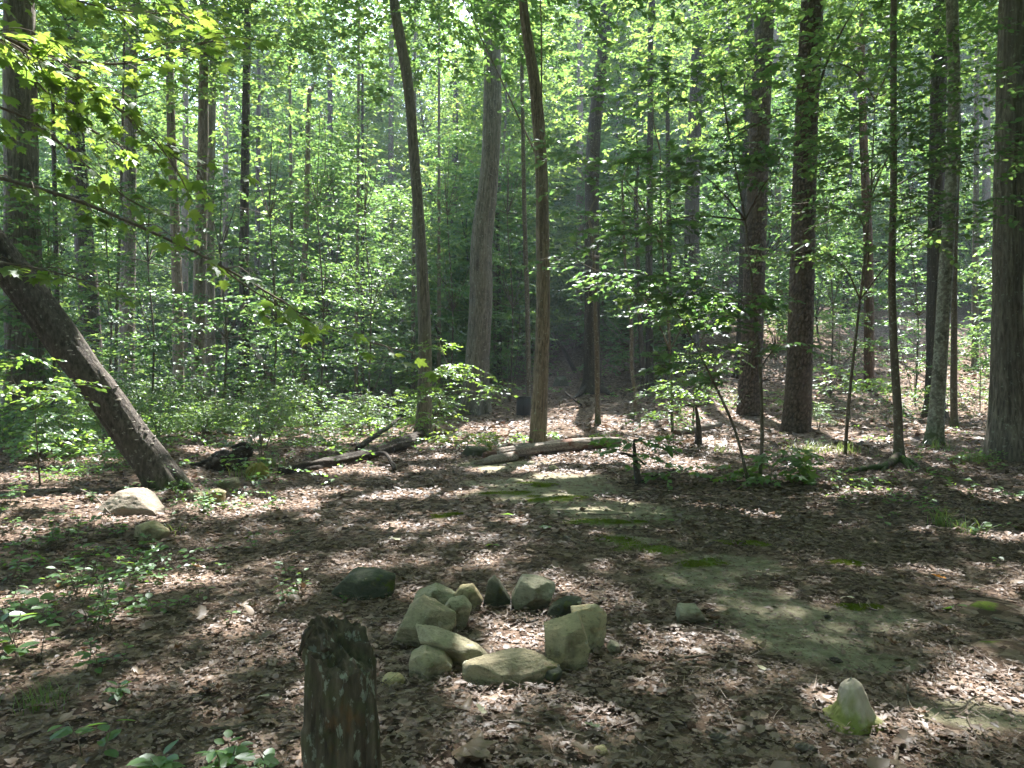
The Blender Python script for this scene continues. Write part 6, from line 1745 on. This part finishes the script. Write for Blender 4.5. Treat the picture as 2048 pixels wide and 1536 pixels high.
twig([(1620, 1150), (1680, 1152), (1720, 1148)], 0.006, 'thin twig in the shade above the greenish soil')

def cone(px, py, ln, label, mat, yaw, fat=0.42):
    g = G(px, py)
    ns, nr = 40, 40
    th = np.linspace(0, 2 * np.pi, ns, endpoint=False); v = np.linspace(0, 1, nr)
    TH, VV = np.meshgrid(th, v)
    prof = np.sin(np.pi * np.clip(VV, 0, 1) ** 0.8) ** 0.7 * ln * fat * 0.5
    sc_ = 0.16 * np.maximum(0, np.sin(TH * 5 + VV * 26)) * np.maximum(0.2, np.abs(np.sin(VV * 26)))
    R = prof * (0.9 + sc_)
    X = (VV - 0.5) * ln; Y = R * np.cos(TH); Z = R * np.sin(TH) + ln * fat * 0.42
    V = np.stack([X, Y, Z], -1).reshape(-1, 3)
    i = np.arange(nr - 1)[:, None] * ns; j = np.arange(ns)[None, :]; j2 = (j + 1) % ns
    q = np.stack([i + j, i + j2, i + ns + j2, i + ns + j], -1).reshape(-1, 4)
    o = obj('pine_cone', mesh_np('pine_cone', V, np.concatenate([q[:, [0, 1, 2]], q[:, [0, 2, 3]]]), M[mat], True, {'tone': np.clip(0.3 + sc_.ravel() * 5, 0, 1)}))
    o.location = g + Vector((0, 0, 0.006)); o.rotation_euler = (0, 0.1, yaw)
    tag(o, label, 'pine cone', 'pine cones on the ground')
cone(1437, 1486, 0.075, 'grey-green pine cone near the bottom edge, below the round gall', 'bark_oak', 0.1)
cone(1383, 1462, 0.042, 'small round brown gall in the sun fleck near the bottom', 'bark_reddish', 1.2, 0.85)
cone(1848, 1352, 0.065, 'dark pine cone above right of the mossy stub', 'bark_dark', 0.7)
cone(1672, 1330, 0.07, 'dark pine cone on the greenish soil above the stub', 'bark_dark', -0.4)
cone(1443, 1250, 0.065, 'pine cone beside the small angular rock', 'bark_brown', 0.2)
cone(1612, 1512, 0.09, 'large dull pine cone near the bottom edge, lower right', 'bark_oak', -0.1)
cone(1655, 1240, 0.06, 'dark pine cone on the pale soil patch', 'bark_dark', 0.5)
cone(1388, 1330, 0.05, 'small pine cone in the litter below the angular rock', 'bark_dark', 0.9)

def one_leaf(px, py, size, yaw, mat, label, T, lift=0.03, tilt=(0.1, 0.1)):
    g = G(px, py)
    v = T[0].copy(); v[:, 2] += 0.06 * np.sin(v[:, 0] * 7 + v[:, 1] * 5)
    o = obj('fallen_leaf', mesh_np('fallen_leaf', v * size, T[1], M[mat], False))
    o.location = g + Vector((0, 0, lift)); o.rotation_euler = (tilt[0], tilt[1], yaw)
    tag(o, label, 'leaf', 'single fallen leaves that stand out')
T_OAK = curled([(x * 1.1, y) for x, y in _bo], 0.35, 0.25)
one_leaf(905, 1532, 0.17, -1.2, 'fallen_brown', 'largest brown dead leaf at the bottom edge below the fire ring', T_MAPLE, 0.035, (0.25, -0.1))
one_leaf(980, 1532, 0.14, 1.9, 'fallen_brown', 'brown lobed leaf at the bottom edge right of the largest one', T_OAK, 0.03)
one_leaf(1190, 1538, 0.12, 0.8, 'fallen_brown', 'brown leaf at the bottom edge right of centre', T_OAK, 0.03)
one_leaf(1892, 1170, 0.10, 1.4, 'fallen_orange', 'single bright orange leaf in the sun near the right edge', T_OAK, 0.035, (0.3, 0.1))
one_leaf(1000, 1102, 0.13, 1.7, 'leaf_low', 'fresh green leaf lying flat in the shade behind the fire ring', T_OVAL, 0.04)
one_leaf(1350, 1050, 0.16, 1.3, 'leaf_low', 'fresh green leaf on the path beside the upper moss strip', T_OVAL, 0.04)
one_leaf(1095, 1064, 0.11, 0.3, 'leaf_low', 'small fresh green leaf left of the largest moss patch', T_MAPLE, 0.04)
one_leaf(1030, 1038, 0.15, 1.5, 'leaf_low', 'narrow green leaf on the path left of the upper moss strip', T_DIAMOND, 0.04)
one_leaf(800, 1090, 0.13, 1.0, 'fallen_pale', 'pale leaf in the little sun fleck behind the dark boulder', T_OVAL, 0.04)
one_leaf(1478, 1215, 0.11, 1.9, 'fallen_pale', 'whitish curled leaf right of the small angular rock', T_OVAL, 0.035, (0.4, 0.2))
one_leaf(968, 1450, 0.07, 0.6, 'fallen_pale', 'pale crumpled leaf in the litter before the fire ring', T_OAK, 0.035, (0.3, 0.3))
one_leaf(1200, 1472, 0.07, 1.2, 'fallen_pale', 'pale leaf with lobes lower right of the ring front', T_OAK, 0.03)
one_leaf(1530, 1355, 0.07, 0.2, 'fallen_pale', 'pale flat leaf between the fire ring and the stub', T_OVAL, 0.03)
one_leaf(1710, 1205, 0.10, 1.6, 'fallen_pale', 'pale leaf at the upper right of the greenish soil', T_OVAL, 0.03)
one_leaf(1960, 1190, 0.09, 1.6, 'fallen_pale', 'pale leaf right of the orange leaf', T_OVAL, 0.035)
one_leaf(410, 1150, 0.11, 2.2, 'fallen_brown', 'tawny curled leaf in the left sun strip', T_OAK, 0.04, (0.4, 0))
one_leaf(400, 1262, 0.12, 0.4, 'fallen_brown', 'large tawny curled leaf in the lower left sun fleck', T_OAK, 0.05, (0.5, 0.2))
one_leaf(505, 1245, 0.09, 1.0, 'fallen_brown', 'upright brown leaf in the middle of the left sun fleck', T_OVAL, 0.04, (0.7, 0.1))
one_leaf(540, 1405, 0.06, 2.0, 'fallen_pale', 'pale leaf left of the stump', T_OVAL, 0.03)

# whole dry leaves lying on top of the litter
random.seed(404)
LW = []
for k, (T, sx, cz) in enumerate([(T_OAK, 1.0, 1.0), (T_OAK, 0.8, 1.6), (T_MAPLE, 0.95, 0.7), (curled(_be, 0.4, 0.3), 1.0, 1.0), (curled(_be, -0.4, 0.5), 0.8, 1.0), (T_OAK, 1.1, -0.8)]):
    v = T[0].copy() * np.array([sx, 1, cz]); v[:, 2] += 0.05 * np.sin(v[:, 0] * 8 + v[:, 1] * 6 + k)
    LW.append(mesh_np('whole_leaf', v, T[1], M['fallen_brown' if k % 3 else 'litter'], False))
for k in range(170):
    y = math.sqrt(random.uniform(2.7 ** 2, 6.5 ** 2)); x = random.uniform(-0.72, 0.72) * y
    if float(emask(np.array([x]), np.array([y]), BARE, 0.45, 7)[0]) > -0.1 and random.random() < 0.75: continue
    if math.hypot((x + 0.02) / 0.75, (y - 4.1) / 0.8) < 1.0: continue
    o = bpy.data.objects.new('fallen_leaf', random.choice(LW)); col.objects.link(o)
    s_ = random.uniform(0.06, 0.115)
    o.location = (x, y, h1(x, y) + 0.03); o.rotation_euler = (random.gauss(0, 0.22), random.gauss(0, 0.22), random.uniform(0, 6.28)); o.scale = (s_, s_, s_)
    tag(o, 'one of many whole dry brown leaves lying on the litter in the foreground', 'leaf', 'whole dry leaves on the litter')
# ------------------------------------------------------------------ thin haze added in place of lens veil, lifting the shadows
def haze():
    x0, x1, y0, y1, z0, z1 = -240.0, 240.0, -100.0, 270.0, -3.0, 60.0
    V = np.array([(x, y, z) for x in (x0, x1) for y in (y0, y1) for z in (z0, z1)])
    Fc = np.array([[0, 1, 3, 2], [4, 6, 7, 5], [0, 4, 5, 1], [2, 3, 7, 6], [0, 2, 6, 4], [1, 5, 7, 3]])
    m, nt, out = nmat('haze')
    v = N(nt, 'ShaderNodeVolumePrincipled')
    v.inputs['Color'].default_value = (0.78, 0.89, 1.0, 1)
    v.inputs['Density'].default_value = 0.0009
    v.inputs['Anisotropy'].default_value = 0.2
    L(nt, v.outputs[0], out.inputs['Volume'])
    tag(obj('haze', mesh_np('haze', V, Fc, m, False)), 'thin pale haze added to veil the woods and lift the shadows', 'haze', None, 'stuff')
haze()
